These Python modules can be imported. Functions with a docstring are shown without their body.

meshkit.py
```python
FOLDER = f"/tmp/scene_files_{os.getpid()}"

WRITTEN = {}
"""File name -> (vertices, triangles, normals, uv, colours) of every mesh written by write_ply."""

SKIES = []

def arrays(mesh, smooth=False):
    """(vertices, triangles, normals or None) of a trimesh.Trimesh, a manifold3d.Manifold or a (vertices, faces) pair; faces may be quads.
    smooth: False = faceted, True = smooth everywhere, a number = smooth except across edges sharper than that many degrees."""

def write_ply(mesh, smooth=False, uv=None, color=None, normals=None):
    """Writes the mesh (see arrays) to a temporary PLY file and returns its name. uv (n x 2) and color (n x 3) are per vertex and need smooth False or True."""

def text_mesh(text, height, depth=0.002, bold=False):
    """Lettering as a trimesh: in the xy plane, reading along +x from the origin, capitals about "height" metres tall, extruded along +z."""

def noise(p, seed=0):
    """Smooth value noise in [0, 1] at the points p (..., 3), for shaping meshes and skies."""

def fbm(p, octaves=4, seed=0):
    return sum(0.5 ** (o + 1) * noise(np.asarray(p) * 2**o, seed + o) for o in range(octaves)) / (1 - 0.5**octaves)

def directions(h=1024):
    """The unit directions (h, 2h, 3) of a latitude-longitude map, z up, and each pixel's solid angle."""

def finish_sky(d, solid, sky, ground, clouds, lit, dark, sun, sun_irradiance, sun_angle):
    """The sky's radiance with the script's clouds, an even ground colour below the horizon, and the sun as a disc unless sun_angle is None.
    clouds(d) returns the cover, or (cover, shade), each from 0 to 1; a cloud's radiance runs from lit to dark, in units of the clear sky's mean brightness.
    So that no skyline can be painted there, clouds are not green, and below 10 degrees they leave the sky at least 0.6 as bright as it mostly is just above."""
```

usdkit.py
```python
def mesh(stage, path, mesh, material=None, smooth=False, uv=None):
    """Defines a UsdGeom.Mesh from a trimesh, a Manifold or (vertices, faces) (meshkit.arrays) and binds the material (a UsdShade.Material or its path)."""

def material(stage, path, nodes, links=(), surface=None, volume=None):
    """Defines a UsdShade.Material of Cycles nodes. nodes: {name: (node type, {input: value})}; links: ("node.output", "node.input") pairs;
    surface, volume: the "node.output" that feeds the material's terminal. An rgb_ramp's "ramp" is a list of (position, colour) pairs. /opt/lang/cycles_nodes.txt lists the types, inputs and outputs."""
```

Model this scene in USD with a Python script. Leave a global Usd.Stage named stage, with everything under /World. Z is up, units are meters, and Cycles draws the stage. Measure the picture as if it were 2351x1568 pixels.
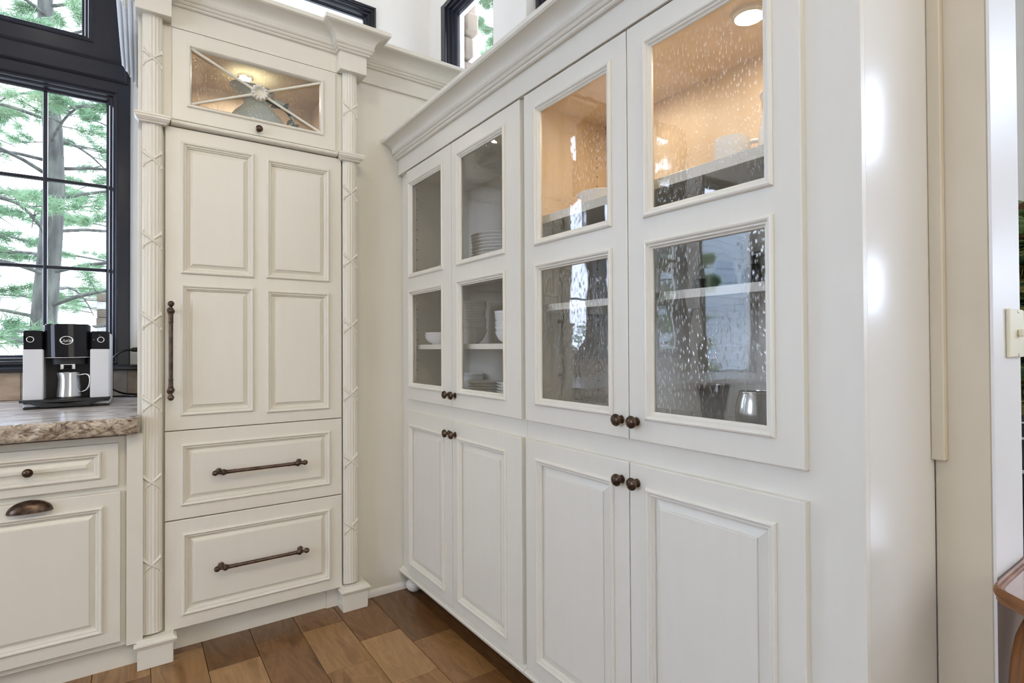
import math, random
import numpy as np
import trimesh
import shapely.geometry as sg
from shapely.ops import unary_union
import meshkit, usdkit
from pxr import Usd, UsdGeom, UsdLux, Gf, Sdf

S = 0.88                      # model units -> metres
stage = Usd.Stage.CreateInMemory()
UsdGeom.SetStageUpAxis(stage, 'Z')
UsdGeom.Xform.Define(stage, '/World')
UsdGeom.Scope.Define(stage, '/World/Looks')
rnd = random.Random(7)

# ------------------------------------------------------------------ camera, sky, lights, exposure
EXPOSURE = -0.14
CAM_H, FPX = 1.308, 1250.0
yaw, pitch, roll = np.radians([34.876, 0.583, -0.299])
fwv = np.array([np.sin(yaw)*np.cos(pitch), np.cos(yaw)*np.cos(pitch), np.sin(pitch)])
rv = np.array([np.cos(yaw), -np.sin(yaw), 0.0]); uv_ = np.cross(rv, fwv)
r2 = rv*np.cos(roll)+uv_*np.sin(roll); u2 = -rv*np.sin(roll)+uv_*np.cos(roll)
cam = UsdGeom.Camera.Define(stage, '/World/camera')
cam.AddTransformOp().Set(Gf.Matrix4d(*r2, 0, *u2, 0, *(-fwv), 0, 0, 0, CAM_H*S, 1))
cam.CreateHorizontalApertureAttr(36.0)
cam.CreateVerticalApertureAttr(36.0*1568/2351)
cam.CreateFocalLengthAttr(FPX/2351*36.0)
cam.CreateClippingRangeAttr((0.02, 500.0))
cam.CreateExposureAttr(EXPOSURE)

sky = UsdLux.DomeLight.Define(stage, '/World/sky')
sky.CreateIntensityAttr(2.9)
sky.CreateColorAttr(Gf.Vec3f(0.74, 0.85, 1.10))

def rect_light(name, pos, target, w, h, intensity, color):
    l = UsdLux.RectLight.Define(stage, '/World/'+name)
    p = np.array(pos, float)*S; d = np.array(target, float)*S-p; d /= np.linalg.norm(d)
    up = np.array([0, 0, 1.0]) if abs(d[2]) < .9 else np.array([0, 1.0, 0])
    x = np.cross(d, up); x /= np.linalg.norm(x); y = np.cross(x, d)
    l.AddTransformOp().Set(Gf.Matrix4d(*x, 0, *y, 0, *(-d), 0, *p, 1))
    l.CreateWidthAttr(w*S); l.CreateHeightAttr(h*S)
    l.CreateIntensityAttr(intensity); l.CreateColorAttr(Gf.Vec3f(*color))
    return l
WARM = (1.0, 0.81, 0.55)
for n_, (x_, y_) in enumerate([(-1.6, 1.4), (-1.6, -1.2), (0.2, -1.2), (0.2, 1.4)]):
    rect_light('ceiling_lamp' + ('' if n_ == 0 else '_%03d' % n_), (x_, y_, 4.33), (x_, y_, 0), 0.9, 0.9, 0.7, WARM)  # out of view, placed for overall warm light from above
for n_, (x_, y_) in enumerate([(0.2, -0.3), (-2.4, 0.5)]):           # added warm fill over the middle of the kitchen, out of view
    l_ = UsdLux.SphereLight.Define(stage, '/World/pendant_lamp' + ('' if n_ == 0 else '_%03d' % n_))
    l_.AddTranslateOp().Set(Gf.Vec3d(x_*S, y_*S, 3.35*S)); l_.CreateRadiusAttr(.16); l_.CreateIntensityAttr(4.0); l_.CreateColorAttr(Gf.Vec3f(*WARM))
for n_, (z_, h_) in enumerate([(1.80, .40), (3.165, .63)]):
    rect_light('window_daylight' + ('' if n_ == 0 else '_%03d' % n_), (4.93, -2.0, z_), (0, -2.0, z_), 2.4, h_, 4.2, (0.60, 0.80, 1.12))  # daylight from out of view, placed to light the cupboard end panel
rect_light('window_daylight_002', (-4.5, 0.3, 2.2), (0, 0.3, 2.2), 2.2, 2.2, 0.25, (0.62, 0.82, 1.1))  # daylight from out of view on the left, placed to cool the cupboard doors

def spot(name, pos, target, radius, intensity, color, angle):
    l = UsdLux.SphereLight.Define(stage, '/World/'+name)
    p = np.array(pos, float)*S; d = np.array(target, float)*S-p; d /= np.linalg.norm(d)
    x = np.cross(d, [0, 0, 1.0]); x /= np.linalg.norm(x); y = np.cross(x, d)
    l.AddTransformOp().Set(Gf.Matrix4d(*x, 0, *y, 0, *(-d), 0, *p, 1))
    l.CreateRadiusAttr(radius); l.CreateIntensityAttr(intensity); l.CreateColorAttr(Gf.Vec3f(*color))
    sh = UsdLux.ShapingAPI.Apply(l.GetPrim()); sh.CreateShapingConeAngleAttr(angle); sh.CreateShapingConeSoftnessAttr(.9)
for n_, (p_, t_) in enumerate([((-.9, -.6, 4.2), (.05, 2.8, .9)), ((.25, -1.3, 4.2), (.75, 2.8, 1.0))]):   # added warm fill spots, out of view, turned to the refrigerator wall
    spot('ceiling_spot' + ('' if n_ == 0 else '_%03d' % n_), p_, t_, .14, 90.0, (1.0, 0.80, 0.54), 26.0)
spot('ceiling_spot_002', (-.7, 1.0, 4.25), (1.35, 3.2, 3.35), .14, 70.0, (1.0, .93, .80), 27.0)  # added fill to brighten the high walls in the corner
rect_light('patio_door_daylight', (1.0, -3.5, 1.5), (.6, 3, 1.4), 2.2, 1.9, 1.9, (1.0, .92, .76))  # added warm fill for the low refrigerator front, no opening behind it
rect_light('high_window_daylight', (1.5, -3.5, 3.55), (1.0, 3.2, 2.9), 2.2, .9, 5.5, (.97, .98, .96))  # out of view behind the camera, placed to brighten the upper walls
# ------------------------------------------------------------------ materials
LK = '/World/Looks/'
def pbr(name, color, rough=0.5, metal=0.0, **kw):
    return usdkit.material(stage, LK+name, {"p": ("principled_bsdf", dict(base_color=color, roughness=rough, metallic=metal, **kw))}, surface="p.BSDF")
def noisy(name, c1, c2, scale=(8, 8, 8), detail=4, lo=.35, hi=.65, rough=.5, bump=0., bscale=None, bdist=.002, distortion=0., **kw):
    """two colours mixed by stretched noise in world position, with optional fine relief"""
    nodes = {"g": ("geometry", {}), "m": ("mapping", {"scale": scale}), "n": ("noise_texture", {"scale": 1.0, "detail": float(detail), "distortion": distortion}),
             "r": ("rgb_ramp", {"ramp": [(lo, c1), (hi, c2)]}), "p": ("principled_bsdf", dict(roughness=rough, **kw))}
    links = [("g.position", "m.vector"), ("m.vector", "n.vector"), ("n.fac", "r.fac"), ("r.color", "p.base_color")]
    if bump:
        nodes |= {"m2": ("mapping", {"scale": bscale or scale}), "n2": ("noise_texture", {"scale": 1.0, "detail": 5.0}), "b": ("bump", {"strength": bump, "distance": bdist})}
        links += [("g.position", "m2.vector"), ("m2.vector", "n2.vector"), ("n2.fac", "b.height"), ("b.normal", "p.normal")]
    return usdkit.material(stage, LK+name, nodes, links, surface="p.BSDF")

PAINT = noisy('cabinet_paint', (.758, .732, .640), (.768, .742, .650), (40, 40, 4), 3, rough=.33, bump=.10, bscale=(160, 160, 10), bdist=.0005)
WALLP = noisy('wall_plaster', (.90, .885, .835), (.92, .905, .855), (5, 5, 5), 3, rough=.6, bump=.2, bscale=(60, 60, 60), bdist=.001)
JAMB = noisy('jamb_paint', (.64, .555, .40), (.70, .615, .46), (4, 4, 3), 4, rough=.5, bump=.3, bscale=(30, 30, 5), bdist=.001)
TRIMW = pbr('trim_white', (.80, .79, .76), .35)
CEILP = pbr('ceiling_paint', (.84, .82, .78), .7)
DARKF = pbr('window_dark_paint', (.016, .018, .026), .22)
BRONZE = noisy('bronze_metal', (.050, .034, .026), (.13, .085, .06), (60, 60, 60), 4, rough=.32, metallic=.85)
BRONZE2 = noisy('bronze_bar', (.075, .052, .042), (.145, .10, .078), (40, 40, 40), 4, rough=.38, metallic=.85)
STEEL = pbr('brushed_steel', (.62, .62, .62), .16, 1.0)
CHROME = pbr('chrome', (.8, .8, .8), .08, 1.0)
SILVER = pbr('silver_plastic', (.70, .71, .73), .4, .1)
BLACKG = pbr('gloss_black', (.006, .006, .008), .07, specular_ior_level=.32)
BLACKM = pbr('matte_black', (.012, .012, .013), .5)
CERAM = pbr('white_ceramic', (.90, .89, .86), .18)
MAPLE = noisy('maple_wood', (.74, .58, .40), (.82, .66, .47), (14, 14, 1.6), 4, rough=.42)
GREIGE = pbr('cabinet_inside', (.72, .69, .62), .5)
PAINT2 = pbr('cabinet_paint_satin', (.77, .745, .685), .2)
BLUEC = noisy('celadon_ceramic', (.42, .52, .50), (.50, .58, .58), (9, 9, 9), 3, rough=.15)
LEAFD = pbr('vine_leaf', (.018, .035, .02), .7)
CURT = noisy('curtain_linen', (.66, .70, .74), (.74, .77, .80), (30, 30, 3), 3, rough=.8)
TILE = [noisy('travertine_tan', (.42, .31, .21), (.56, .44, .32), (9, 9, 30), 5, rough=.45),
        noisy('travertine_grey', (.33, .30, .27), (.46, .42, .37), (14, 14, 14), 5, rough=.45),
        noisy('travertine_mixed', (.36, .30, .24), (.52, .44, .35), (10, 10, 22), 5, rough=.45)]
GROUT = pbr('grout', (.32, .29, .25), .8)
IVORY = pbr('ivory_plastic', (.78, .73, .55), .35)
CARVED = noisy('carved_wood', (.19, .070, .022), (.31, .130, .045), (12, 12, 5), 4, rough=.3)
TABTOP = noisy('table_top_veneer', (.42, .30, .27), (.52, .40, .37), (3, 18, 18), 4, rough=.15)
DARKG = pbr('dark_lacquer', (.022, .022, .025), .25)
BARK = noisy('pine_bark', (.035, .032, .027), (.11, .112, .088), (12, 12, 3), 5, rough=.9)
NEEDLE = usdkit.material(stage, LK+'pine_needles', {"n": ("noise_texture", {"scale": .9}), "g": ("geometry", {}), "r": ("rgb_ramp", {"ramp": [(.35, (.14, .24, .13)), (.65, (.24, .35, .20))]}), "d": ("diffuse_bsdf", {}), "t": ("translucent_bsdf", {}), "x": ("mix_closure", {"fac": .45})},
    [("g.position", "n.vector"), ("n.fac", "r.fac"), ("r.color", "d.color"), ("r.color", "t.color"), ("d.BSDF", "x.closure1"), ("t.BSDF", "x.closure2")], surface="x.closure")
BUSHM = usdkit.material(stage, LK+'bush_leaves', {"n": ("noise_texture", {"scale": 2.}), "g": ("geometry", {}), "r": ("rgb_ramp", {"ramp": [(.35, (.07, .15, .06)), (.65, (.16, .27, .11))]}), "d": ("diffuse_bsdf", {}), "t": ("translucent_bsdf", {}), "x": ("mix_closure", {"fac": .4})},
    [("g.position", "n.vector"), ("n.fac", "r.fac"), ("r.color", "d.color"), ("r.color", "t.color"), ("d.BSDF", "x.closure1"), ("t.BSDF", "x.closure2")], surface="x.closure")
LAWN = noisy('pale_ground', (.50, .49, .44), (.62, .61, .57), (.6, .6, .6), 4, rough=.9)
STONEO = noisy('outdoor_stone', (.10, .075, .05), (.26, .20, .145), (2.6, 2.6, 3.5), 5, rough=.9, bump=.5, bdist=.02)
HOUSEW = pbr('house_siding', (.72, .71, .68), .8)
BACKDROP = pbr('backdrop_paint', (.30, .36, .40), .7)
PLANT = [pbr('succulent_pale', (.32, .44, .20), .5), pbr('succulent_dark', (.10, .19, .09), .5), pbr('succulent_olive', (.30, .27, .10), .55), pbr('succulent_red', (.25, .13, .09), .5)]
EMITW = usdkit.material(stage, LK+'lamp_glow', {"e": ("emission", {"color": (1.0, .84, .62), "strength": 112.0})}, surface="e.emission")
EMITS = usdkit.material(stage, LK+'lamp_glow_small', {"e": ("emission", {"color": (1.0, .86, .66), "strength": 360.0})}, surface="e.emission")

def glass_mat(name, tint, f0, rough, seeds=False, strength=.5, bright=.3):
    """thin glass: clear with a mirror share that grows towards grazing angles (Schlick), seeds as fine relief"""
    nodes = {"gm": ("geometry", {}), "dt": ("vector_math", {"math_type": "dot_product"}), "ab": ("math", {"math_type": "absolute"}), "om": ("math", {"math_type": "subtract", "value1": 1.0, "use_clamp": True}),
             "pw": ("math", {"math_type": "power", "value2": 5.0}), "fr": ("math", {"math_type": "multiply_add", "value2": 1-f0, "value3": f0}),
             "t": ("transparent_bsdf", {"color": tint}), "g": ("glossy_bsdf", {"color": (1, 1, 1), "roughness": rough}), "x": ("mix_closure", {})}
    links = [("gm.incoming", "dt.vector1"), ("gm.normal", "dt.vector2"), ("dt.value", "ab.value1"), ("ab.value", "om.value2"), ("om.value", "pw.value1"), ("pw.value", "fr.value1"),
             ("t.BSDF", "x.closure1"), ("g.BSDF", "x.closure2")]
    if not seeds: links.append(("fr.value", "x.fac"))
    if seeds:
        nodes |= {"ff": ("math", {"math_type": "multiply_add", "value2": bright, "use_clamp": True})}
        links += [("q.value", "ff.value1"), ("fr.value", "ff.value3"), ("ff.value", "x.fac")]
        nodes |= {"m": ("mapping", {"scale": (150, 150, 48)}), "v": ("voronoi_texture", {"scale": 1.0, "feature": "f1"}),
                  "r": ("map_range", {"from_min": .05, "from_max": .34, "to_min": 1.0, "to_max": 0.0, "clamp": True}),
                  "m3": ("mapping", {"scale": (5., 5., 3.)}), "n3": ("noise_texture", {"scale": 1.0, "detail": 1.0}),
                  "m2": ("mapping", {"scale": (9., 9., 4.)}), "n2": ("noise_texture", {"scale": 1.0, "detail": 2.0}),
                  "q": ("math", {"math_type": "multiply"}), "q2": ("map_range", {"from_min": .35, "from_max": .6, "to_min": 0.0, "to_max": 1.0, "clamp": True}),
                  "a": ("math", {"math_type": "multiply_add", "value2": 1.5}),
                  "b": ("bump", {"strength": strength, "distance": .0018})}
        links += [("gm.position", "m.vector"), ("m.vector", "v.vector"), ("v.distance", "r.value"), ("gm.position", "m2.vector"), ("m2.vector", "n2.vector"),
                  ("gm.position", "m3.vector"), ("m3.vector", "n3.vector"), ("n3.fac", "q2.value"), ("r.result", "q.value1"), ("q2.result", "q.value2"),
                  ("q.value", "a.value1"), ("n2.fac", "a.value3"), ("a.value", "b.height"), ("b.normal", "g.normal")]
    return usdkit.material(stage, LK+name, nodes, links, surface="x.closure")
PANE = glass_mat('seeded_glass', (.97, .97, .965), .075, .02, True, .35)
PANE3 = glass_mat('seeded_glass_still', (.99, .99, .985), .035, .02, True, .35, .12)
PANE2 = glass_mat('seeded_glass_faint', (.97, .97, .965), .055, .04, True, .35, .08)
WPANE = glass_mat('window_glass', (.98, .985, .985), .03, .0)
CLEAR = glass_mat('tumbler_glass', (.90, .92, .93), .05, .02)

GRAN = usdkit.material(stage, LK+'granite', {"g": ("geometry", {}), "m": ("mapping", {"scale": (16, 24, 28), "rotation": (.2, .5, .3)}), "n": ("noise_texture", {"scale": 1.7, "detail": 8.0, "roughness": .68, "distortion": .9}),
    "r": ("rgb_ramp", {"ramp": [(.30, (.025, .023, .023)), (.38, (.12, .095, .08)), (.44, (.25, .19, .145)), (.50, (.44, .36, .27)), (.56, (.60, .53, .42)), (.61, (.30, .23, .18)), (.68, (.62, .54, .43)), (.76, (.10, .08, .07))]}),
    "m2": ("mapping", {"scale": (55, 55, 55)}), "n2": ("noise_texture", {"scale": 1.0, "detail": 6.0}), "b": ("bump", {"strength": .35, "distance": .003}), "p": ("principled_bsdf", {"roughness": .28})},
    [("g.position", "m.vector"), ("m.vector", "n.vector"), ("n.fac", "r.fac"), ("r.color", "p.base_color"), ("g.position", "m2.vector"), ("m2.vector", "n2.vector"), ("n2.fac", "b.height"), ("b.normal", "p.normal")], surface="p.BSDF")
GRANTOP = usdkit.material(stage, LK+'granite_polished', {"g": ("geometry", {}), "m": ("mapping", {"scale": (4, 9, 9), "rotation": (0, 0, .4)}), "n": ("noise_texture", {"scale": 1.5, "detail": 8.0, "roughness": .65, "distortion": 1.1}),
    "r": ("rgb_ramp", {"ramp": [(.32, (.12, .10, .09)), (.43, (.38, .33, .29)), (.53, (.60, .55, .51)), (.7, (.68, .64, .60))]}), "p": ("principled_bsdf", {"roughness": .26})},
    [("g.position", "m.vector"), ("m.vector", "n.vector"), ("n.fac", "r.fac"), ("r.color", "p.base_color")], surface="p.BSDF")

def plank_mat(i, c1, c2, c3):
    return usdkit.material(stage, LK+'plank_wood_%d' % i, {"g": ("geometry", {}), "o": ("object_info", {}), "k": ("vector_math", {"math_type": "scale", "vector1": (37., 91., 13.)}), "a": ("vector_math", {"math_type": "add"}),
        "m": ("mapping", {"scale": (9, 2.2, 9)}), "n": ("noise_texture", {"scale": 1.0, "detail": 4.0, "roughness": .55, "distortion": 1.8}),
        "r": ("rgb_ramp", {"ramp": [(.28, c1), (.42, c2), (.50, c3), (.56, c2), (.72, c3)]}), "m2": ("mapping", {"scale": (90, 5, 90)}), "n2": ("noise_texture", {"scale": 1.0, "detail": 4.0}),
        "x": ("mix", {"mix_type": "multiply", "fac": .35}), "b": ("bump", {"strength": .12, "distance": .002}), "p": ("principled_bsdf", {"roughness": .3})},
        [("o.random", "k.scale"), ("k.vector", "a.vector2"), ("g.position", "a.vector1"), ("a.vector", "m.vector"), ("m.vector", "n.vector"), ("n.fac", "r.fac"), ("a.vector", "m2.vector"), ("m2.vector", "n2.vector"),
         ("r.color", "x.color1"), ("n2.fac", "x.color2"), ("x.color", "p.base_color"), ("n2.fac", "b.height"), ("b.normal", "p.normal")], surface="p.BSDF")
PLANK = [plank_mat(0, (.13, .056, .018), (.21, .098, .034), (.27, .132, .048)),
         plank_mat(1, (.175, .082, .027), (.295, .150, .056), (.365, .195, .077)),
         plank_mat(2, (.245, .126, .045), (.41, .228, .092), (.48, .280, .118)),
         plank_mat(3, (.09, .039, .013), (.158, .074, .027), (.20, .100, .038)),
         plank_mat(4, (.215, .105, .035), (.345, .183, .068), (.415, .230, .092))]

# ------------------------------------------------------------------ mesh tools (all in model units)
def cat(*ms):
    out_v, out_f, n = [], [], 0
    for m in ms:
        if m is None: continue
        if hasattr(m, 'vertices'): v, f = np.asarray(m.vertices), np.asarray(m.faces)
        else: v, f = np.asarray(m[0], float), np.asarray(m[1], int)
        out_v.append(v); out_f.append(f+n); n += len(v)
    return np.vstack(out_v), np.vstack(out_f)
def quads(q):
    q = np.asarray(q, int); return np.vstack([q[:, [0, 1, 2]], q[:, [0, 2, 3]]])
def box(x0, x1, y0, y1, z0, z1, ch=0.0):
    """box, chamfered by ch"""
    x0, x1 = min(x0, x1), max(x0, x1); y0, y1 = min(y0, y1), max(y0, y1); z0, z1 = min(z0, z1), max(z0, z1)
    if ch <= 0:
        m = trimesh.creation.box([x1-x0, y1-y0, z1-z0]); m.apply_translation([(x0+x1)/2, (y0+y1)/2, (z0+z1)/2]); return m.vertices, m.faces
    ch = min(ch, .45*(x1-x0), .45*(y1-y0), .45*(z1-z0)); P = []
    for a in (0, 1):
        for b in (0, 1):
            for c in (0, 1):
                X, Y, Z = (x0, x1)[a], (y0, y1)[b], (z0, z1)[c]; dx, dy, dz = (1, -1)[a]*ch, (1, -1)[b]*ch, (1, -1)[c]*ch
                P += [(X, Y+dy, Z+dz), (X+dx, Y, Z+dz), (X+dx, Y+dy, Z)]
    h = trimesh.convex.convex_hull(np.array(P)); return h.vertices, h.faces
def loops(L, closed_ring=True, cap0=False, cap1=False):
    """stack of rings with equal counts -> surface"""
    L = [np.asarray(l, float) for l in L]; n = len(L[0]); v = np.vstack(L); f = []
    k = np.arange(n if closed_ring else n-1); k2 = (k+1) % n
    for i in range(len(L)-1):
        a, b = i*n, (i+1)*n
        f.append(np.stack([a+k, a+k2, b+k2, b+k], 1))
    f = quads(np.vstack(f))
    extra = []
    if cap0: extra += [[0, j+1, j] for j in range(1, n-1)]
    if cap1:
        a = (len(L)-1)*n; extra += [[a, a+j, a+j+1] for j in range(1, n-1)]
    if extra: f = np.vstack([f, np.array(extra)])
    return v, f
def ring(u0, u1, v0, v1, prof, cap=False):
    """profile [(offset outward, height)] run round a rectangle, mitred; cap closes the last loop"""
    L = [np.array([(u0-d, v0-d, w), (u1+d, v0-d, w), (u1+d, v1+d, w), (u0-d, v1+d, w)]) for d, w in prof]
    # split the four sides so that mitres stay crisp
    out = []
    for k in range(4):
        side = [l[[k, (k+1) % 4]] for l in L]
        v = np.vstack(side); f = quads([(2*i, 2*i+1, 2*i+3, 2*i+2) for i in range(len(L)-1)]); out.append((v, f))
    if cap: out.append((L[-1], np.array([[0, 1, 2], [0, 2, 3]])))
    return cat(*out)
def slab(u0, u1, v0, v1, holes, t, ch=.003):
    """board of thickness t (w from 0 to t) with rectangular holes and a softened front edge"""
    m = ring(u0, u1, v0, v1, [(0, 0), (0, t-ch), (-ch*.3, t-ch*.3), (-ch, t)])
    p = sg.box(u0+ch, v0+ch, u1-ch, v1-ch); pb = sg.box(u0, v0, u1, v1)
    for h in holes:
        b = sg.box(h[0], h[2], h[1], h[3]); p = p.difference(b); pb = pb.difference(b)
    a, f = trimesh.creation.triangulate_polygon(p, engine='earcut'); a2, f2 = trimesh.creation.triangulate_polygon(pb, engine='earcut')
    ms = [m, (np.c_[a, np.full(len(a), t)], f), (np.c_[a2, np.zeros(len(a2))], f2[:, ::-1])]
    for h in holes: ms.append(ring(*h, [(0, t), (0, 0)]))
    return cat(*ms)
class Frame:
    """local (u, v, w) -> model space: u along the face, v up, w out of the face"""
    def __init__(s, O, U, N): s.O, s.U, s.N = np.array(O, float), np.array(U, float), np.array(N, float)
    def __call__(s, m):
        v, f = (m.vertices, m.faces) if hasattr(m, 'vertices') else m; v = np.asarray(v)
        return s.O+v[:, :1]*s.U+v[:, 1:2]*np.array([0, 0, 1.])+v[:, 2:3]*s.N, f
def lathe(prof, n=28, axis='z', at=(0, 0, 0), a0=0, a1=2*math.pi):
    full = abs(a1-a0-2*math.pi) < 1e-6
    t = np.linspace(a0, a1, n, endpoint=not full)
    L = [np.c_[r*np.cos(t), r*np.sin(t), np.full(n, z)] for r, z in prof]
    v, f = loops([l for l in L], closed_ring=full)
    if axis == 'x': v = v[:, [2, 0, 1]]
    if axis == '-x': v = np.c_[-v[:, 2], v[:, 1], v[:, 0]]
    if axis == '-y': v = np.c_[v[:, 0], -v[:, 2], v[:, 1]]
    return v+np.array(at, float), f
def tube(P, r, n=10, caps=True):
    P = np.asarray(P, float); r = np.broadcast_to(r, (len(P),))
    T = np.gradient(P, axis=0); T /= np.linalg.norm(T, axis=1, keepdims=True)+1e-12
    a = np.cross(T[0], [0, 0, 1.]); a = a if np.linalg.norm(a) > .05 else np.cross(T[0], [1., 0, 0]); L = []
    t = np.arange(n)*2*math.pi/n
    for p, d, q in zip(P, T, r):
        a = a-d*(a@d); a /= np.linalg.norm(a)+1e-12; b = np.cross(d, a)
        L.append(p+q*(np.cos(t)[:, None]*a+np.sin(t)[:, None]*b))
    return loops(L, cap0=caps, cap1=caps)
def spline(P, n=24):
    P = np.asarray(P, float)
    from scipy.interpolate import CubicSpline
    s = np.r_[0, np.cumsum(np.linalg.norm(np.diff(P, axis=0), axis=1))]
    return CubicSpline(s, P)(np.linspace(0, s[-1], n))
def plan_sweep(path, prof, caps=True):
    """moulding: closed profile [(d to the right of travel, z)] along a plan path, mitred"""
    path = np.asarray(path, float); n = len(path); D = np.diff(path, axis=0); D /= np.linalg.norm(D, axis=1, keepdims=True)
    N = np.c_[D[:, 1], -D[:, 0]]; prof = np.asarray(prof, float); out = []
    M = []
    for i in range(n):
        if i == 0: m = N[0]
        elif i == n-1: m = N[-1]
        else:
            m = N[i-1]+N[i]; m = m/(m@N[i])
        M.append(m)
    for i in range(n-1):
        a = np.c_[path[i]+prof[:, :1]*M[i], prof[:, 1]]; b = np.c_[path[i+1]+prof[:, :1]*M[i+1], prof[:, 1]]
        out.append(loops([a, b], cap0=False))
    if caps:
        pa, pf = trimesh.creation.triangulate_polygon(sg.Polygon(prof), engine='earcut')
        for i in (0, n-1): out.append((np.c_[path[i]+pa[:, :1]*M[i], pa[:, 1]], pf if i else pf[:, ::-1]))
    return cat(*out)
def extrude_xy(poly, z0, z1):
    m = trimesh.creation.extrude_polygon(poly, z1-z0, engine='earcut'); return np.asarray(m.vertices)+[0, 0, z0], m.faces
def wall_panel(F, u0, u1, v0, v1, holes, t):
    """wall slab, w from -t to 0"""
    p = sg.box(u0, v0, u1, v1)
    for h in holes: p = p.difference(sg.box(h[0], h[2], h[1], h[3]))
    m = trimesh.creation.extrude_polygon(p, t, engine='earcut'); v = np.asarray(m.vertices)-[0, 0, t]
    return F((v, m.faces))

# ------------------------------------------------------------------ scene tools
used = {}
def numbered(parent, name):
    k = used.get((parent, name), 0); used[(parent, name)] = k+1
    return name if k == 0 else '%s_%03d' % (name, k)
class Node:
    def __init__(s, path, base): s.path, s.base = path, np.array(base, float); s.prim = stage.GetPrimAtPath(path)
def tag(n, label=None, cat_=None, group=None, kind=None):
    for k, v in (('label', label), ('category', cat_), ('group', group), ('kind', kind)):
        if v: n.prim.SetCustomDataByKey(k, v)
    return n
def thing(name, label, cat_, base=(0, 0, 0), group=None, kind=None):
    p = '/World/'+numbered('/World', name); x = UsdGeom.Xform.Define(stage, p)
    x.AddTranslateOp().Set(Gf.Vec3d(*(float(c)*S for c in base)))
    return tag(Node(p, base), label, cat_, group, kind)
def part(par, name, m, mat, smooth=32, label=None, kind=None):
    path = par.path+'/'+numbered(par.path, name)
    v, f = (m.vertices, m.faces) if hasattr(m, 'vertices') else m
    v = (np.asarray(v, float)-par.base)*S
    usdkit.mesh(stage, path, trimesh.Trimesh(v, f, process=False) if smooth is not False else (v, np.asarray(f)), mat, smooth=smooth)
    return tag(Node(path, par.base), label, None, None, kind)
WORLD = Node('/World', (0, 0, 0))
def single(name, m, mat, label, cat_, smooth=32, group=None, kind=None):
    n = part(WORLD, name, m, mat, smooth); return tag(n, label, cat_, group, kind)
def struct(name, m, mat, smooth=False, par=WORLD):
    n = part(par, name, m, mat, smooth); n.prim.SetCustomDataByKey('kind', 'structure') if par is WORLD else None; return n
def dup(src, loc, rotz=0, label=None, group=None):
    was = src.prim.GetCustomData(); name = src.path.split('/')[2].rstrip('0123456789').rstrip('_')
    p = '/World/'+numbered('/World', name); x = UsdGeom.Xform.Define(stage, p); pr = x.GetPrim()
    pr.GetReferences().AddInternalReference(src.path); x.ClearXformOpOrder()
    x.AddTranslateOp().Set(Gf.Vec3d(*(float(c)*S for c in loc)))
    if rotz: x.AddRotateZOp().Set(rotz)
    pr.SetInstanceable(True)
    pr.SetCustomDataByKey('label', label or was['label']); pr.SetCustomDataByKey('category', was['category'])
    if group or was.get('group'): pr.SetCustomDataByKey('group', group or was['group'])
    return Node(p, loc)

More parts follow.
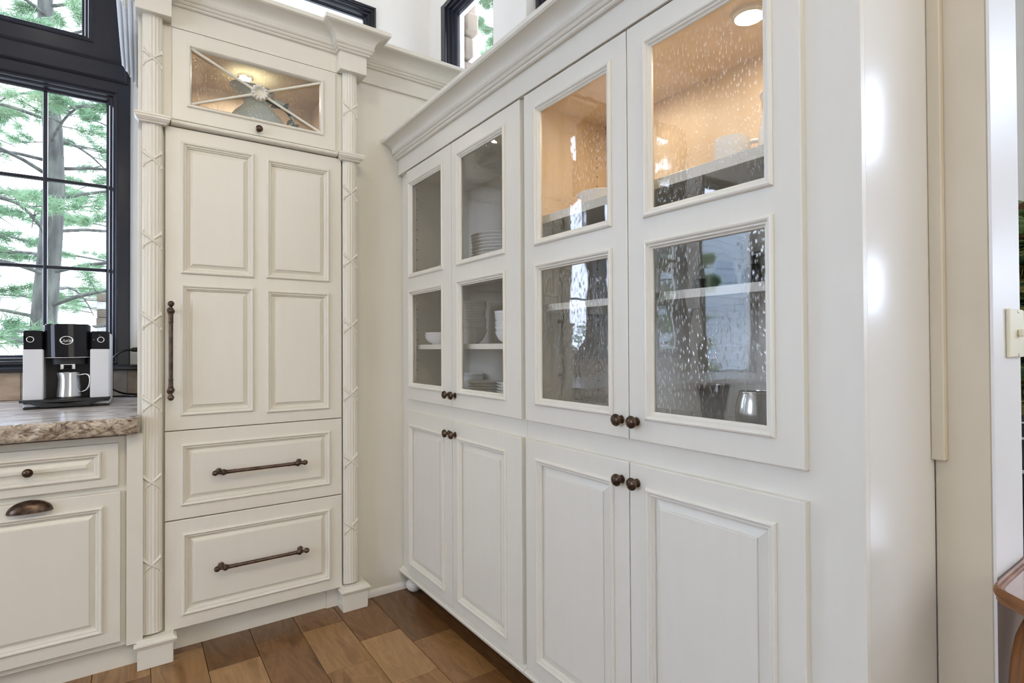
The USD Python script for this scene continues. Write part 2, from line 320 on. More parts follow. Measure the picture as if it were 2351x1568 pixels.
# ================================================================== ROOM SHELL
CEIL = 4.4
YB, YBAY, XR = 3.28, 3.92, 1.63
fl = struct('floor', cat(box(-4.8, 1.85, -3.8, 4.1, -.12, -.012), box(1.85, 5.2, -3.8, 2.15, -.12, -.012)), PLANK[0])
edges = [1.220-.193*k for k in range(13)]
starts = {0: 1.866, 1: 2.005, 2: 2.62, 3: 2.243, 4: 2.527, 5: 2.36}
col_mats = {}
n_pl = 0
for k in range(len(edges)-1):
    x1, x0 = edges[k], edges[k+1]
    y = starts.get(k, 2.1+.37*((k*7) % 5)/5)
    y += .39 if y < 2.5 else 0
    ys = [2.95]
    r_ = random.Random(100+k)
    if y < 2.9: ys.append(y)
    while ys[-1] > .75:
        ys.append(ys[-1]-(.388 if len(ys) == 2 and k in (0, 1, 2, 4) else r_.uniform(.45, .95)))
    for a, b in zip(ys[:-1], ys[1:]):
        mi = {(1, 1): 2, (1, 0): 0, (2, 0): 0, (3, 0): 3, (2, 1): 4, (3, 1): 0, (4, 0): 3, (4, 1): 2, (0, 0): 3, (0, 1): 1}.get((k, ys.index(a)), r_.choice([0, 1, 1, 3, 4]))
        g = .0009
        part(fl, 'plank', box(x0+g, x1-g, b+g, a-g, -.011, r_.uniform(-.0006, .0), .0012), PLANK[mi], False)
struct('ceiling', cat(box(-4.8, 1.85, -3.8, 4.2, CEIL, CEIL+.15), box(1.85, 5.2, -3.8, 2.15, CEIL, CEIL+.15)), CEILP)

def win_holes(): return
BAYF = Frame((0, YBAY, 0), (1, 0, 0), (0, -1, 0))
struct('wall_back', wall_panel(BAYF, -4.8, .23, -.1, CEIL, [(-2.74, -.012, 1.20, 3.75), (-4.2, -3.0, .9, 3.3)], .2), WALLP)
struct('wall_bay', box(.03, .23, YB, YBAY, -.1, CEIL), WALLP)
UPF = Frame((0, YB, 0), (1, 0, 0), (0, -1, 0))
struct('wall_upper', wall_panel(UPF, .23, XR+.16, -.1, CEIL, [(.15, 1.25, 2.86, 3.44)], .2), WALLP)
RF = Frame((XR, 0, 0), (0, -1, 0), (-1, 0, 0))
struct('wall_right', wall_panel(RF, -YB-.2, -.39, -.1, CEIL, [(-3.10, -2.28, 2.86, 3.49), (-2.183, -1.30, 2.86, 3.49)], .16), WALLP)
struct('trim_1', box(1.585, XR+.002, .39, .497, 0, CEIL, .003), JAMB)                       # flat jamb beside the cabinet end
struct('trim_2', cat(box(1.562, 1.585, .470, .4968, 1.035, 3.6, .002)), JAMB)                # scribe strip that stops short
struct('trim_3', box(1.5842, XR+.163, .384, .39, 0, CEIL, .0004), TRIMW)                     # painted end of the wall
struct('trim_4', box(1.555, XR, 2.10, 2.393, 2.45, CEIL, .004), WALLP)                      # pier between the clerestory windows
struct('wall_far', wall_panel(Frame((5, 0, 0), (0, -1, 0), (-1, 0, 0)), -2.15, 3.8, -.1, CEIL, [(.8, 3.2, 1.6, 2.0), (.8, 3.2, 2.85, 3.48)], .2), WALLP)
struct('wall_left', wall_panel(Frame((-4.6, 0, 0), (0, 1, 0), (1, 0, 0)), -3.8, 4.1, -.1, CEIL, [(-.8, 1.4, 1.1, 3.3)], .2), WALLP)
struct('wall_front', box(-4.8, 5.2, -3.8, -3.6, -.1, CEIL), WALLP)
struct('wall_side', box(XR+.16, 5.2, 2.0, 2.15, -.1, CEIL), WALLP)
struct('trim_5', box(.030, .048, 2.845, 3.275, 0, 2.88), PAINT)                            # side panel of the refrigerator, closing the gap behind the column
# quarter-round at the foot of the short wall panel
t = np.linspace(0, math.pi/2, 6)
struct('baseboard_back', plan_sweep([(.90, 2.79), (1.25, 2.79)], [(0, 0), *[(.018*math.cos(a), .034*math.sin(a)) for a in t]]), TRIMW, 40)
struct('wall_panel_short', box(.80, 1.62, 2.79, 2.83, 0, 2.80), PAINT)

# ================================================================== WINDOWS
def dark_window(name, F, u0, u1, v0, v1, lights, depth=.07, wframe=.0, steps=True, pane_mat=WPANE):
    """dark painted window: lights = [(u0,u1,v0,v1,ncols,nrows)]"""
    t_ = struct_thing(name)
    holes = [(a-.055, b+.055, c-.055, d+.055) for a, b, c, d, _, _ in lights]
    v, f = slab(u0, u1, v0, v1, holes, .05, .006); part(t_, 'frame', F((v-[0, 0, .035], f)), DARKF)
    for a, b, c, d, nc, nr in lights:
        prof = [(.057, .012), (.057, .019), (.050, .022), (.045, .019), (.044, .006), (.034, .004), (.030, -.004), (.028, -.014), (.018, -.016), (.014, -.026), (.012, -.036), (.004, -.040), (0, -.046), (0, -.062)]
        part(t_, 'sash', F(ring(a, b, c, d, prof)), DARKF)
        gu = np.linspace(a, b, nc+1); gv = np.linspace(c, d, nr+1); mt = []
        bar = lambda p0, p1, q0, q1: slab(p0, p1, q0, q1, [], .022, .006)
        for x in gu[1:-1]:
            m = bar(x-.0105, x+.0105, c, d); part(t_, 'muntin', F((m[0]-[0, 0, .066], m[1])), DARKF)
        for z in gv[1:-1]:
            m = bar(a, b, z-.0095, z+.0095); part(t_, 'muntin', F((m[0]-[0, 0, .0665], m[1])), DARKF)
        for i in range(nc):
            for j in range(nr):
                part(t_, 'pane', F(box(gu[i], gu[i+1], gv[j], gv[j+1], -.061, -.057)), pane_mat, False)
    return t_
def struct_thing(name):
    p = '/World/'+numbered('/World', name); UsdGeom.Xform.Define(stage, p); n = Node(p, (0, 0, 0)); n.prim.SetCustomDataByKey('kind', 'structure'); return n
zr = (1.278, 2.75)
w1 = dark_window('window_1', BAYF, -1.355, -.012, 1.20, 3.75, [(-1.22, -.128, *zr, 4, 3), (-1.12, -.243, 3.118, 3.65, 1, 1)])
m_ = plan_sweep([(-2.78, 3.925), (.0, 3.925), (.0, 3.93)], [(0, 1.186), (.06, 1.186), (.072, 1.192), (.072, 1.206), (.064, 1.214), (0, 1.220)]); part(w1, 'sill', m_, DARKF)
# header mouldings between the sash and the transom
part(w1, 'header_moulding', BAYF(ring(-1.34, -.022, 2.86, 2.985, [(0, .01), (0, .021), (-.008, .026), (-.014, .020), (-.02, .018), (-.02, .01)])), DARKF)
w2 = dark_window('window_2', BAYF, -2.74, -1.355, 1.20, 3.75, [(-2.60, -1.50, *zr, 4, 3), (-2.5, -1.6, 3.09, 3.62, 1, 1)])
w3 = dark_window('window_3', BAYF, -4.2, -3.0, .9, 3.3, [(-4.08, -3.12, 1.02, 3.18, 1, 1)])
w4 = dark_window('window_4', UPF, .15, 1.25, 2.86, 3.44, [(.24, 1.19, 2.95, 3.378, 1, 1)])
w5 = dark_window('window_5', RF, -3.10, -2.28, 2.86, 3.49, [(-2.985, -2.47, 2.96, 3.405, 1, 1)])
w6 = dark_window('window_6', RF, -2.183, -1.30, 2.86, 3.49, [(-2.03, -1.42, 2.96, 3.37, 1, 1)])

# ================================================================== DOOR KIT
FF = Frame((0, 2.73, 0), (1, 0, 0), (0, -1, 0))          # appliance face, w = 0 at its front
RFc = Frame((1.195, 0, 0), (0, -1, 0), (-1, 0, 0))       # front of the cupboard doors, u = -Y
LF = Frame((0, 2.71, 0), (1, 0, 0), (0, -1, 0))          # base cabinet door face
MOULD = [(0, 0), (0, .004), (-.003, .0085), (-.007, .010), (-.011, .0085), (-.0135, .005), (-.0145, .003), (-.0185, .0035), (-.0205, .000), (-.0225, -.003), (-.0245, -.0035), (-.026, -.006), (-.026, -.011)]
def add_panel(par, F, u0, u1, v0, v1, bev=.017):
    i = .026
    part(par, 'moulding', F(ring(u0, u1, v0, v1, MOULD)), PAINT, 28)
    part(par, 'panel', F(ring(u0+i, u1-i, v0+i, v1-i, [(0, -.011), (-.005, -.0105), (-bev, -.0035), (-bev-.001, .0), (-bev-.003, .001)], cap=True)), PAINT, 20)
def add_pane(par, F, u0, u1, v0, v1, gm=None):
    i = .022
    part(par, 'moulding', F(ring(u0, u1, v0, v1, MOULD)), PAINT, 28)
    part(par, 'glass_pane', F(box(u0+i, u1-i, v0+i, v1-i, -.0135, -.0105)), PANE if u0 > -1.7 else PANE3, False)
def add_door(par, F, u0, u1, v0, v1, rects, t_=.02, glass=False, name='door', bev=.017):
    h = [(a+.02, b-.02, c+.02, d-.02) for a, b, c, d in rects]
    v, f = slab(u0, u1, v0, v1, h, t_, .003)
    d = part(par, name, F((v-[0, 0, t_], f)), PAINT)
    for r in rects: (add_pane if glass else lambda p, F, *q: add_panel(p, F, *q, bev=bev))(d, F, *r)
    return d
KNOB = [(0, .034), (.006, .0338), (.0105, .032), (.0125, .0305), (.0135, .031), (.0165, .029), (.0185, .0245), (.0175, .0205), (.0125, .017), (.0075, .0145), (.0062, .011), (.0068, .006), (.0115, .003), (.0125, 0)]
def add_knob(par, F, u, v, sc=1.0):
    m = lathe([(r*sc, w*sc) for r, w in KNOB], 24); part(par, 'knob', F((m[0][:, [0, 1, 2]]+[u, v, 0], m[1])), BRONZE, 35)
PV = [0.0]
def pull(par, F, u, v, L, post, vertical=False):
    PV[0] = v
    so = .044
    half = [(0, L), (.006, L-.001), (.0105, L-.006), (.0125, L-.0125), (.0105, L-.019), (.006, L-.0235), (.0048, L-.029), (.006, L-.034), (.0115, L-.037), (.0145, L-.044), (.0115, L-.052), (.0085, L-.055), (.0098, L-.058), (.0085, L-.061), (.0082, L-.085), (.0092, L-.087), (.0092, L-.090), (.0078, L-.092)]
    w, f = lathe(half+[(r, -z) for r, z in half[::-1]], 18)
    w = w[:, [0, 2, 1]] if vertical else w[:, [2, 0, 1]]
    h = part(par, 'handle', F((w+np.array([u, v, so]), f)), BRONZE2, 35)
    for s in (-1, 1):
        m = lathe([(.0135, 0), (.0125, .003), (.008, .006), (.0062, .012), (.0062, so-.008), (.008, so)], 16)
        o = np.array([u, v+s*post, 0]) if vertical else np.array([u+s*post, v, 0])
        part(h, 'post', F((m[0]+o, m[1])), BRONZE2, 35)

# ================================================================== BUILT-IN REFRIGERATOR
fr = thing('refrigerator', 'cream panelled built-in refrigerator with a tall four-panel door over two drawers', 'refrigerator', (.486, 2.75, 0))
part(fr, 'body', cat(box(.1145, .8505, 2.752, 3.26, .112, 2.262, .002)), PAINT)
d = add_door(fr, FF, .112, .861, .9585, 2.259, [(.169, .459, 1.631, 2.203), (.510, .801, 1.634, 2.192), (.169, .457, 1.020, 1.586), (.510, .800, 1.008, 1.580)])
pull(d, FF, .132, 1.300, .209, .172, True)
d = add_door(fr, FF, .112, .861, .578, .9555, [(.169, .803, .634, .900)], name='drawer')
pull(d, FF, .484, .766, .200, .170)
d = add_door(fr, FF, .112, .861, .114, .574, [(.175, .804, .167, .517)], name='drawer')
pull(d, FF, .491, .349, .200, .168)
part(fr, 'toe_kick', box(.144, .853, 2.80, 2.82, 0, .112), PAINT)
t = np.linspace(-math.pi/2, math.pi/2, 7)
part(fr, 'ledge_moulding', plan_sweep([(.1325, 2.752), (.8365, 2.752)], [(0, 2.263), (.03, 2.263), *[(.036+.010*math.cos(a), 2.275+.010*math.sin(a)) for a in t], (.03, 2.288), (0, 2.288)]), PAINT, 35)

# ================================================================== LIT CABINET ABOVE IT
gc = thing('glass_front_cabinet', 'small lit glass-fronted cabinet with crossed bars and a rosette above the refrigerator', 'cabinet', (.486, 2.75, 2.29))
cb = [box(.10, .125, 2.752, 3.25, 2.29, 2.80), box(.85, .872, 2.752, 3.25, 2.29, 2.80), box(.125, .85, 3.235, 3.25, 2.29, 2.80), box(.125, .85, 2.76, 3.235, 2.29, 2.303), box(.125, .85, 2.76, 3.235, 2.672, 2.69)]
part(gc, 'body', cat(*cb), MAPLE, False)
v, f = slab(.10, .872, 2.29, 2.692, [(.17, .80, 2.335, 2.66)], .012, .002)
part(gc, 'face_frame', Frame((0, 2.752, 0), (1, 0, 0), (0, -1, 0))((v, f)), PAINT)
hr = (.192, .774, 2.356, 2.632)
v, f = slab(.136, .833, 2.293, 2.686, [(hr[0]+.015, hr[1]-.015, hr[2]+.015, hr[3]-.015)], .02, .003)
gd = part(gc, 'door', FF((v-[0, 0, .02], f)), PAINT)
part(gd, 'moulding', FF(ring(*hr, [(0, 0), (0, .004), (-.004, .008), (-.009, .008), (-.013, .004), (-.016, -.002), (-.018, -.012)])), PAINT, 28)
part(gd, 'glass_pane', FF(box(hr[0]+.013, hr[1]-.013, hr[2]+.013, hr[3]-.013, -.0145, -.0115)), PANE2, False)
cu, cv = (hr[0]+hr[1])/2, (hr[2]+hr[3])/2
for su, sv in ((-1, 1), (1, 1), (-1, -1), (1, -1)):
    e = np.array([cu+su*(hr[1]-cu-.016), cv+sv*(hr[3]-cv-.016), -.004]); c = np.array([cu+su*.02, cv+sv*.009, -.004])
    part(gd, 'cross_bar', FF(tube([e, c], .0062, 10)), PAINT, 40)
# rosette: a ring of petals round a dished centre
tt = np.linspace(0, 2*math.pi, 208, endpoint=False); pet = .5+.5*np.abs(np.cos(tt*6.5))
L = [np.c_[cu+r*np.cos(tt), cv+r*np.sin(tt), w+0*tt] for r, w in ((.014, .0), (.022, .004))]
L = []
for r, w in ((.036, -.010), (.0385, -.002), (.0375, .008), (.033, .015), (.027, .0155), (.0225, .012), (.0185, .001), (.013, -.003), (.007, -.002), (.001, -.002)):
    k = np.clip((r-.014)/.02, 0, 1); g_ = np.abs(np.cos(tt*6.5))**.6
    L.append(np.c_[cu+r*(1-.12*k*(1-g_))*np.cos(tt), cv+r*(1-.12*k*(1-g_))*np.sin(tt), w-.007*k*(1-g_)+0*tt])
part(gd, 'rosette', FF(loops(L, cap1=True)), PAINT, 50)
add_knob(gd, FF, .478, 2.321, .82)
pk = part(gc, 'puck_light', lathe([(0, 2.671), (.036, 2.671), (.036, 2.662), (.03, 2.658), (.028, 2.662), (0, 2.662)], 24, at=(.462, 2.99, 0)), STEEL, 35)
part(pk, 'lamp', lathe([(.026, 2.660), (.0, 2.6595)], 20, at=(.462, 2.99, 0)), EMITS)

# celadon jug with a vine, in the lit cabinet
jx, jy, jz = .515, 2.985, 2.3035
jg = thing('jug', 'pale blue-green ceramic jug behind the crossed bars of the lit cabinet', 'jug', (jx, jy, jz))
jp = [(0, 0), (.085, 0), (.10, .006), (.128, .03), (.140, .065), (.142, .10), (.132, .14), (.108, .178), (.074, .213), (.056, .238), (.058, .262), (.072, .288), (.082, .302), (.079, .304), (.066, .288), (.052, .262), (.050, .236), (.066, .212), (.098, .174), (.12, .14)]
v, f = lathe(jp, 40)
sp = np.clip((v[:, 2]-.24)/.06, 0, 1)*np.clip(-v[:, 0]/.06, 0, 1); v[:, 0] -= .045*sp; v[:, 2] += .012*sp
part(jg, 'body', (v+[jx, jy, jz], f), BLUEC, 60)
part(jg, 'handle', tube(spline([(jx+.055, jy, jz+.262), (jx+.12, jy-.01, jz+.265), (jx+.165, jy-.02, jz+.20), (jx+.165, jy-.02, jz+.14), (jx+.128, jy, jz+.085)], 20), .0115, 10), BLUEC, 60)
vn = thing('vine_sprig', 'sprig of dark-leaved vine hanging over the pale blue-green jug', 'vine', (jx+.05, jy-.1, jz+.2))
stem = spline([(jx+.02, jy-.07, jz+.245), (jx+.06, jy-.105, jz+.215), (jx+.11, jy-.12, jz+.185), (jx+.155, jy-.11, jz+.13), (jx+.175, jy-.11, jz+.06)], 30)
part(vn, 'stem', tube(stem, .0025, 6), LEAFD)
def leaf(c, d, up, L_, W_):
    d = np.array(d, float); d /= np.linalg.norm(d); s = np.cross(d, up); s /= np.linalg.norm(s); n = np.cross(s, d)
    P = []
    for a, w in ((0, .0), (.18, .34), (.42, .5), (.7, .34), (1, 0)):
        P += [c+d*L_*a-s*W_*w, c+d*L_*a+n*L_*.10*(w*.8), c+d*L_*a+s*W_*w]
    f = []
    for i in range(4): f += [(3*i, 3*i+1, 3*i+4, 3*i+3), (3*i+1, 3*i+2, 3*i+5, 3*i+4)]
    return np.array(P), quads(f)
for i in range(14):
    p = stem[2+2*i]; r_ = random.Random(i)
    part(vn, 'leaf', leaf(p, (r_.uniform(-1, 1), r_.uniform(-.6, .1), r_.uniform(-1, .8)), (0, -1, .2), r_.uniform(.028, .045), r_.uniform(.018, .028)), LEAFD, 60)

# ================================================================== FRIEZE AND CROWN
# (the band over the refrigerator wall, broken forward over each column)
pathF = [(-.02, 2.88), (-.02, 2.80), (.006, 2.80), (.006, 2.685), (.134, 2.685), (.134, 2.738), (.842, 2.738), (.842, 2.685), (.978, 2.685), (.978, 2.778), (1.625, 2.778)]
frz = thing('frieze_board', 'cream frieze board under the crown over the refrigerator wall', 'frieze', (.5, 2.8, 2.7))
part(frz, 'board', cat(box(.134, .842, 2.738, 2.7515, 2.693, 2.90, .001), box(.978, 1.625, 2.778, 2.80, 2.705, 2.90, .002)), PAINT)
part(frz, 'column_block', box(.006, .134, 2.685, 2.80, 2.705, 2.90, .002), PAINT)
part(frz, 'column_block', box(.842, .978, 2.685, 2.80, 2.695, 2.90, .002), PAINT)
cove = [(.030+.056*(1-math.cos(a)), 2.826+.046*math.sin(a)) for a in np.linspace(.05, math.pi/2, 9)]
CRF = [(0, 2.785), (.008, 2.785), (.012, 2.789), (.012, 2.795), (.018, 2.797), (.022, 2.803), (.020, 2.808), (.027, 2.812), (.031, 2.819), (.028, 2.825), *cove, (.090, 2.874), (.095, 2.878), (.095, 2.896), (0, 2.896)]
single('crown_moulding', plan_sweep(pathF, CRF), PAINT, 'cream crown moulding stepping out over the fluted columns by the refrigerator', 'moulding', 25)
cove2 = [(.036+.054*(1-math.cos(a)), 2.368+.036*math.sin(a)) for a in np.linspace(.05, math.pi/2, 9)]
CRR = [(0, 2.330), (.012, 2.330), (.017, 2.334), (.017, 2.340), (.024, 2.342), (.029, 2.348), (.026, 2.353), (.033, 2.356), (.038, 2.362), (.034, 2.367), *cove2, (.092, 2.406), (.096, 2.410), (.096, 2.426), (0, 2.426)]
single('crown_moulding', plan_sweep([(1.19, 2.789), (1.19, .43)], CRR), PAINT, 'long cream crown moulding along the top of the glass-door cupboards', 'moulding', 25)

# ================================================================== FLUTED COLUMNS
def column(cx, bx, label, zs, topz):
    c = thing('fluted_column', label, 'column', (cx, 2.73, 0))
    cy, R, EY = 2.727, .0365, .50
    part(c, 'base_block', box(bx-.0625, bx+.0625, 2.69, 2.84, 0, .086, .002), PAINT)
    e = .0625; p = [(bx-e, 2.84), (bx-e, 2.69), (bx+e, 2.69), (bx+e, 2.84)]
    part(c, 'base_cap', plan_sweep(p, [(-.03, .083), (.001, .083), (.004, .086), (.004, .092), (.010, .094), (.013, .100), (.012, .106), (.004, .110), (.002, .116), (-.008, .120), (-.03, .122)]), PAINT, 30)
    part(c, 'base_cap_top', box(bx-e+.008, bx+e-.008, 2.698, 2.84, .106, .121), PAINT)
    n = 16; th = np.linspace(0, 2*math.pi, n*6, endpoint=False); rr = R*(1-.085*(1-np.abs(np.sin(th*n/2))))
    poly = sg.Polygon(np.c_[cx+rr*np.cos(th), cy+EY*rr*np.sin(th)])
    part(c, 'shaft', cat(extrude_xy(poly, .13, 2.255), extrude_xy(poly, 2.283, topz)), PAINT, 35)
    part(c, 'back_board', box(cx-.050, cx+.046, 2.7525, 2.80, .10, topz+.002, .001), PAINT)
    e = .046; p = [(cx-e, 2.729), (cx-e, 2.70), (cx+e, 2.70), (cx+e, 2.729)]
    part(c, 'ring_moulding', cat(plan_sweep(p, [(-.03, 2.249), (.002, 2.249), (.004, 2.254), (.010, 2.258), (.014, 2.265), (.016, 2.267), (.016, 2.274), (.018, 2.276), (.018, 2.284), (.012, 2.287), (-.03, 2.287)]), box(cx-e+.01, cx+e-.01, 2.71, 2.729, 2.250, 2.286)), PAINT, 30)
    for z in zs:
        bands = []
        for s, dr in ((1, .004), (-1, .007)):
            a = np.linspace(-.98, .98, 15); zz = z+s*.030*a/.98; Rr = R+dr; w = .0075*(1-.2*np.abs(a)/.98)
            row = lambda rad, dz: np.c_[cx+rad*np.sin(a), cy-EY*rad*np.cos(a), zz+dz]
            bands.append(loops([row(R-.004, -w), row(Rr, -w*.8), row(Rr+.0015, 0*w), row(Rr, w*.8), row(R-.004, w)], closed_ring=False))
            for k in (0, -1):      # little forked ribbon ends
                q = np.array([cx+(R+.003)*math.sin(a[k]*.98), cy-EY*(R+.003)*math.cos(a[k]*.98), zz[k]])
                bands.append(box(q[0]-.0028, q[0]+.0028, q[1]-.004, q[1]+.003, q[2]-.0085, q[2]+.0085, .001))
        part(c, 'ribbon_cross', cat(*bands), PAINT, 50)
    return c
column(.067, .080, 'cream fluted column with ribbon crosses between the window counter and the refrigerator', (2.524, 2.101, 1.763, 1.425, 1.082, .755, .414), 2.712)
column(.902, .917, 'cream fluted column with ribbon crosses on the corner side of the refrigerator', (2.514, 2.090, 1.749, 1.418, 1.077, .742, .412), 2.70)

# ================================================================== GLASS-DOOR CUPBOARDS
ZU, ZL = (1.036, 2.243), (.124, .968)
UP_U, UP_L = (1.672, 2.180), (1.098, 1.607)
def cupboard(label, y1, y0, doorY, rects, lit):
    """y1 far end, y0 near end; doorY = (far edge, split, near edge)"""
    c = thing('cupboard', label, 'cupboard', (1.215, (y0+y1)/2, 0))
    X0, X1 = 1.219, 1.622; yc1, yc0 = y1-.04 if y1 > 2.7 else y1-.012, y0+.012 if y0 > 1 else y0+.075
    t_ = .016
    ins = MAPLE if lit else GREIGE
    part(c, 'carcass', cat(box(X0, X1, yc1, yc1+.012, .10, 2.33), box(X0, X1, yc0-.012, yc0, .10, 2.33), box(X1-.010, X1, yc0, yc1, .10, 2.33), box(X0+.012, X1-.01, yc0, yc1, 1.060, 1.078), box(X0+.012, X1-.01, yc0, yc1, 2.225, 2.243), box(X0, X1, yc0, yc1, .10, .118)), GREIGE, False)
    zsh = 1.795 if lit else 1.69
    lin = [box(X1-.013, X1-.0101, yc0+.002, yc1-.002, zsh, 2.224), box(X0+.014, X1-.013, yc1-.003, yc1-.0001, zsh, 2.224), box(X0+.014, X1-.013, yc0+.0001, yc0+.003, zsh, 2.224), box(X0+.014, X1-.013, yc0+.003, yc1-.003, 2.221, 2.2249)]
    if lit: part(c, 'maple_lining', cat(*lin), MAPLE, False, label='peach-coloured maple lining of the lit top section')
    dy = .004
    part(c, 'shelf', box(X0+.03, X1-.014, yc0+dy, yc1-dy, zsh-.03, zsh, .001), PAINT)
    zs2 = 1.464 if lit else 1.323
    part(c, 'shelf', box(X0+.03, X1-.014, yc0+dy, yc1-dy, zs2-.024, zs2, .001), PAINT)
    # peg holes of the far side panel
    pegs = [lathe([(.0032, -.0015), (.0, -.0015)], 8, '-y', (x, yc1-.0045, z)) for x in ((1.272, 1.565) if lit else (1.262, 1.28)) for z in np.arange(1.13, 2.20, .038 if lit else .055) if abs(z-zsh) > .03 and abs(z-zs2) > .02]
    part(c, 'peg_holes', cat(*pegs), BLACKM, False, kind='stuff')
    FrF = Frame((1.215, 0, 0), (0, -1, 0), (-1, 0, 0))
    v, f = slab(-y1, -y0, .085, 2.335, [(-doorY[0]+.035, -doorY[2]-.03, 1.080, 2.215)], .018, .001)
    part(c, 'face_frame', FrF((v-[0, 0, .018], f)), PAINT)
    a, b, e = (-q for q in doorY); g = .0012
    ds = [(a, b-g), (b+g, e)]
    for (u0, u1), r in zip(ds, rects):
        D = add_door(c, RFc, u0, u1, *ZU, [(-r[0], -r[1], *UP_U), (-r[0], -r[1], *UP_L)], glass=True)
        add_knob(D, RFc, (b-.030 if u0 == a else b+.030), 1.091, 1.0)
        if u0 == a:
            for z in (1.13, 2.12): part(D, 'hinge', RFc(box(u0+.010, u0+.03, z-.022, z+.022, -.04, -.0205, .002)), STEEL)
        D = add_door(c, RFc, u0, u1, *ZL, [(-r[0], -r[1], .174, .908)], bev=.022)
        add_knob(D, RFc, (b-.030 if u0 == a else b+.030), .914, 1.0)
    # bottom moulding and recessed toe space
    part(c, 'bottom_moulding', plan_sweep([(1.215, y1-.001), (1.215, y0)], [(0, .083), (.010, .083), (.017, .086), (.020, .091), (.018, .095), (.024, .097), (.026, .104), (.022, .109), (.014, .111), (.010, .117), (.003, .121), (0, .122)]), PAINT, 30)
    part(c, 'toe_kick', box(1.50, 1.515, y0, y1-.001, 0, .10), PAINT)
    if lit:
        for yy in (.842, 1.29):  # the farther lamp hides behind the stile, placed to light the far pane
            pk = part(c, 'puck_light', lathe([(.0, 2.221), (.046, 2.221), (.046, 2.212), (.038, 2.206), (.034, 2.210), (0, 2.210)], 28, at=(1.385, yy, 0)), TRIMW, 35)
            part(pk, 'lamp', lathe([(.033, 2.2085), (.018, 2.205), (.0, 2.204)], 24, at=(1.385, yy, 0)), EMITW)
    return c
cA = cupboard('cream cupboard with unlit glass doors holding white dishes, in the corner', 2.789, 1.6435, (2.690, 2.196, 1.657), [(2.660, 2.272), (2.142, 1.754)], False)
cB = cupboard('cream cupboard with glass doors and lit top shelf, nearest the doorway', 1.6425, .497, (1.630, 1.117, .608), [(1.566, 1.178), (1.053, .671)], True)
part(cB, 'end_panel', box(1.2335, 1.5845, .497, .509, 0, 2.45), PAINT2, False)
part(cA, 'ball_foot', lathe([(.0, .0), (.018, .002), (.036, .016), (.043, .036), (.038, .054), (.024, .066), (.021, .070), (.028, .075), (.028, .082), (0, .082)], 28, at=(1.243, 2.715, 0)), PAINT, 60)
frz2 = single('frieze_board', box(1.19, 1.216, .43, 2.789, 2.247, 2.34, .0015), PAINT, 'long cream frieze board over the glass cupboard doors', 'frieze')

# ================================================================== DISHES
def white_bowl(r, h, name, label, group, at, mat=CERAM):
    b = thing(name, label, 'bowl', at, group)
    pr = [(0, .004), (r*.42, .004), (r*.45, 0), (r*.50, 0), (r*.56, .006), (r*.78, h*.35), (r*.93, h*.72), (r, h), (r*.985, h+.0015), (r*.95, h-.001), (r*.88, h*.72), (r*.72, h*.35), (r*.45, .010), (0, .009)]
    m = lathe(pr, 40); part(b, 'bowl_body', (m[0]+np.array(at), m[1]), mat, 50); return b
def plate(r, label, group, at):
    b = thing('plate', label, 'plate', at, group)
    pr = [(0, .003), (r*.58, .003), (r*.60, 0), (r*.64, 0), (r*.68, .005), (r*.98, .019), (r, .021), (r*.985, .023), (r*.70, .011), (r*.62, .0075), (0, .0075)]
    m = lathe(pr, 44); part(b, 'plate_body', (m[0]+np.array(at), m[1]), CERAM, 50); return b
ORD = ['topmost', 'second', 'third', 'fourth', 'fifth', 'sixth', 'seventh', 'eighth', 'ninth', 'tenth', 'eleventh', 'twelfth']
def nth(k, n, label):
    return ('lowest ' + label) if k == 0 else ('topmost ' + label) if k == n-1 else ORD[n-1-k]+'-from-top '+label
def stack(make, n, dz, at, label, group):
    first = make(nth(0, n, label), group, at)
    for k in range(1, n):
        r_ = random.Random(k*13+n); dup(first, (at[0]+r_.uniform(-.003, .003), at[1]+r_.uniform(-.003, .003), at[2]+dz*k), r_.uniform(0, 360), nth(k, n, label), group)
G = .0005
stack(lambda l, g, a: plate(.135, l, g, a), 9, .0155, (1.44, 2.165, 1.69+G), 'thick white dinner plate in the pile on the upper shelf of the unlit cupboard', 'dinner plates on the upper shelf')
stack(lambda l, g, a: plate(.095, l, g, a), 4, .0135, (1.43, 2.565, 1.69+G), 'white side plate in the low pile toward the corner on the upper shelf', 'side plates on the upper shelf')
white_bowl(.092, .072, 'serving_bowl', 'deep white bowl under the tall stack of bowls on the middle shelf', None, (1.40, 2.39, 1.323+G))
stack(lambda l, g, a: white_bowl(.088, .058, 'bowl', l, g, a), 11, .0135, (1.40, 2.39, 1.345), 'white bowl nested in the tall stack on the middle shelf of the unlit cupboard', 'bowls in the tall stack')
stack(lambda l, g, a: white_bowl(.080, .054, 'bowl', l, g, a), 9, .0115, (1.42, 2.035, 1.323+G), 'white bowl nested in the shorter stack beside the tall one', 'bowls in the shorter stack')
stack(lambda l, g, a: white_bowl(.080, .040, 'shallow_bowl', l, g, a), 3, .011, (1.345, 2.600, 1.323+G), 'shallow white bowl in the low stack toward the corner on the middle shelf', 'shallow bowls by the corner')
stack(lambda l, g, a: plate(.082, l, g, a), 4, .0135, (1.42, 2.275, 1.078+G), 'white saucer in the front pile on the floor of the unlit cupboard', 'saucers on the cupboard floor')
stack(lambda l, g, a: white_bowl(.10, .05, 'soup_bowl', l, g, a), 4, .0115, (1.50, 2.60, 1.078+G), 'wide white soup bowl in the pile at the back on the cupboard floor', 'soup bowls on the cupboard floor')
stack(lambda l, g, a: plate(.082, l, g, a), 5, .0135, (1.39, 1.97, 1.078+G), 'white saucer in the pile nearest the lit cupboard', 'saucers nearest the lit cupboard')
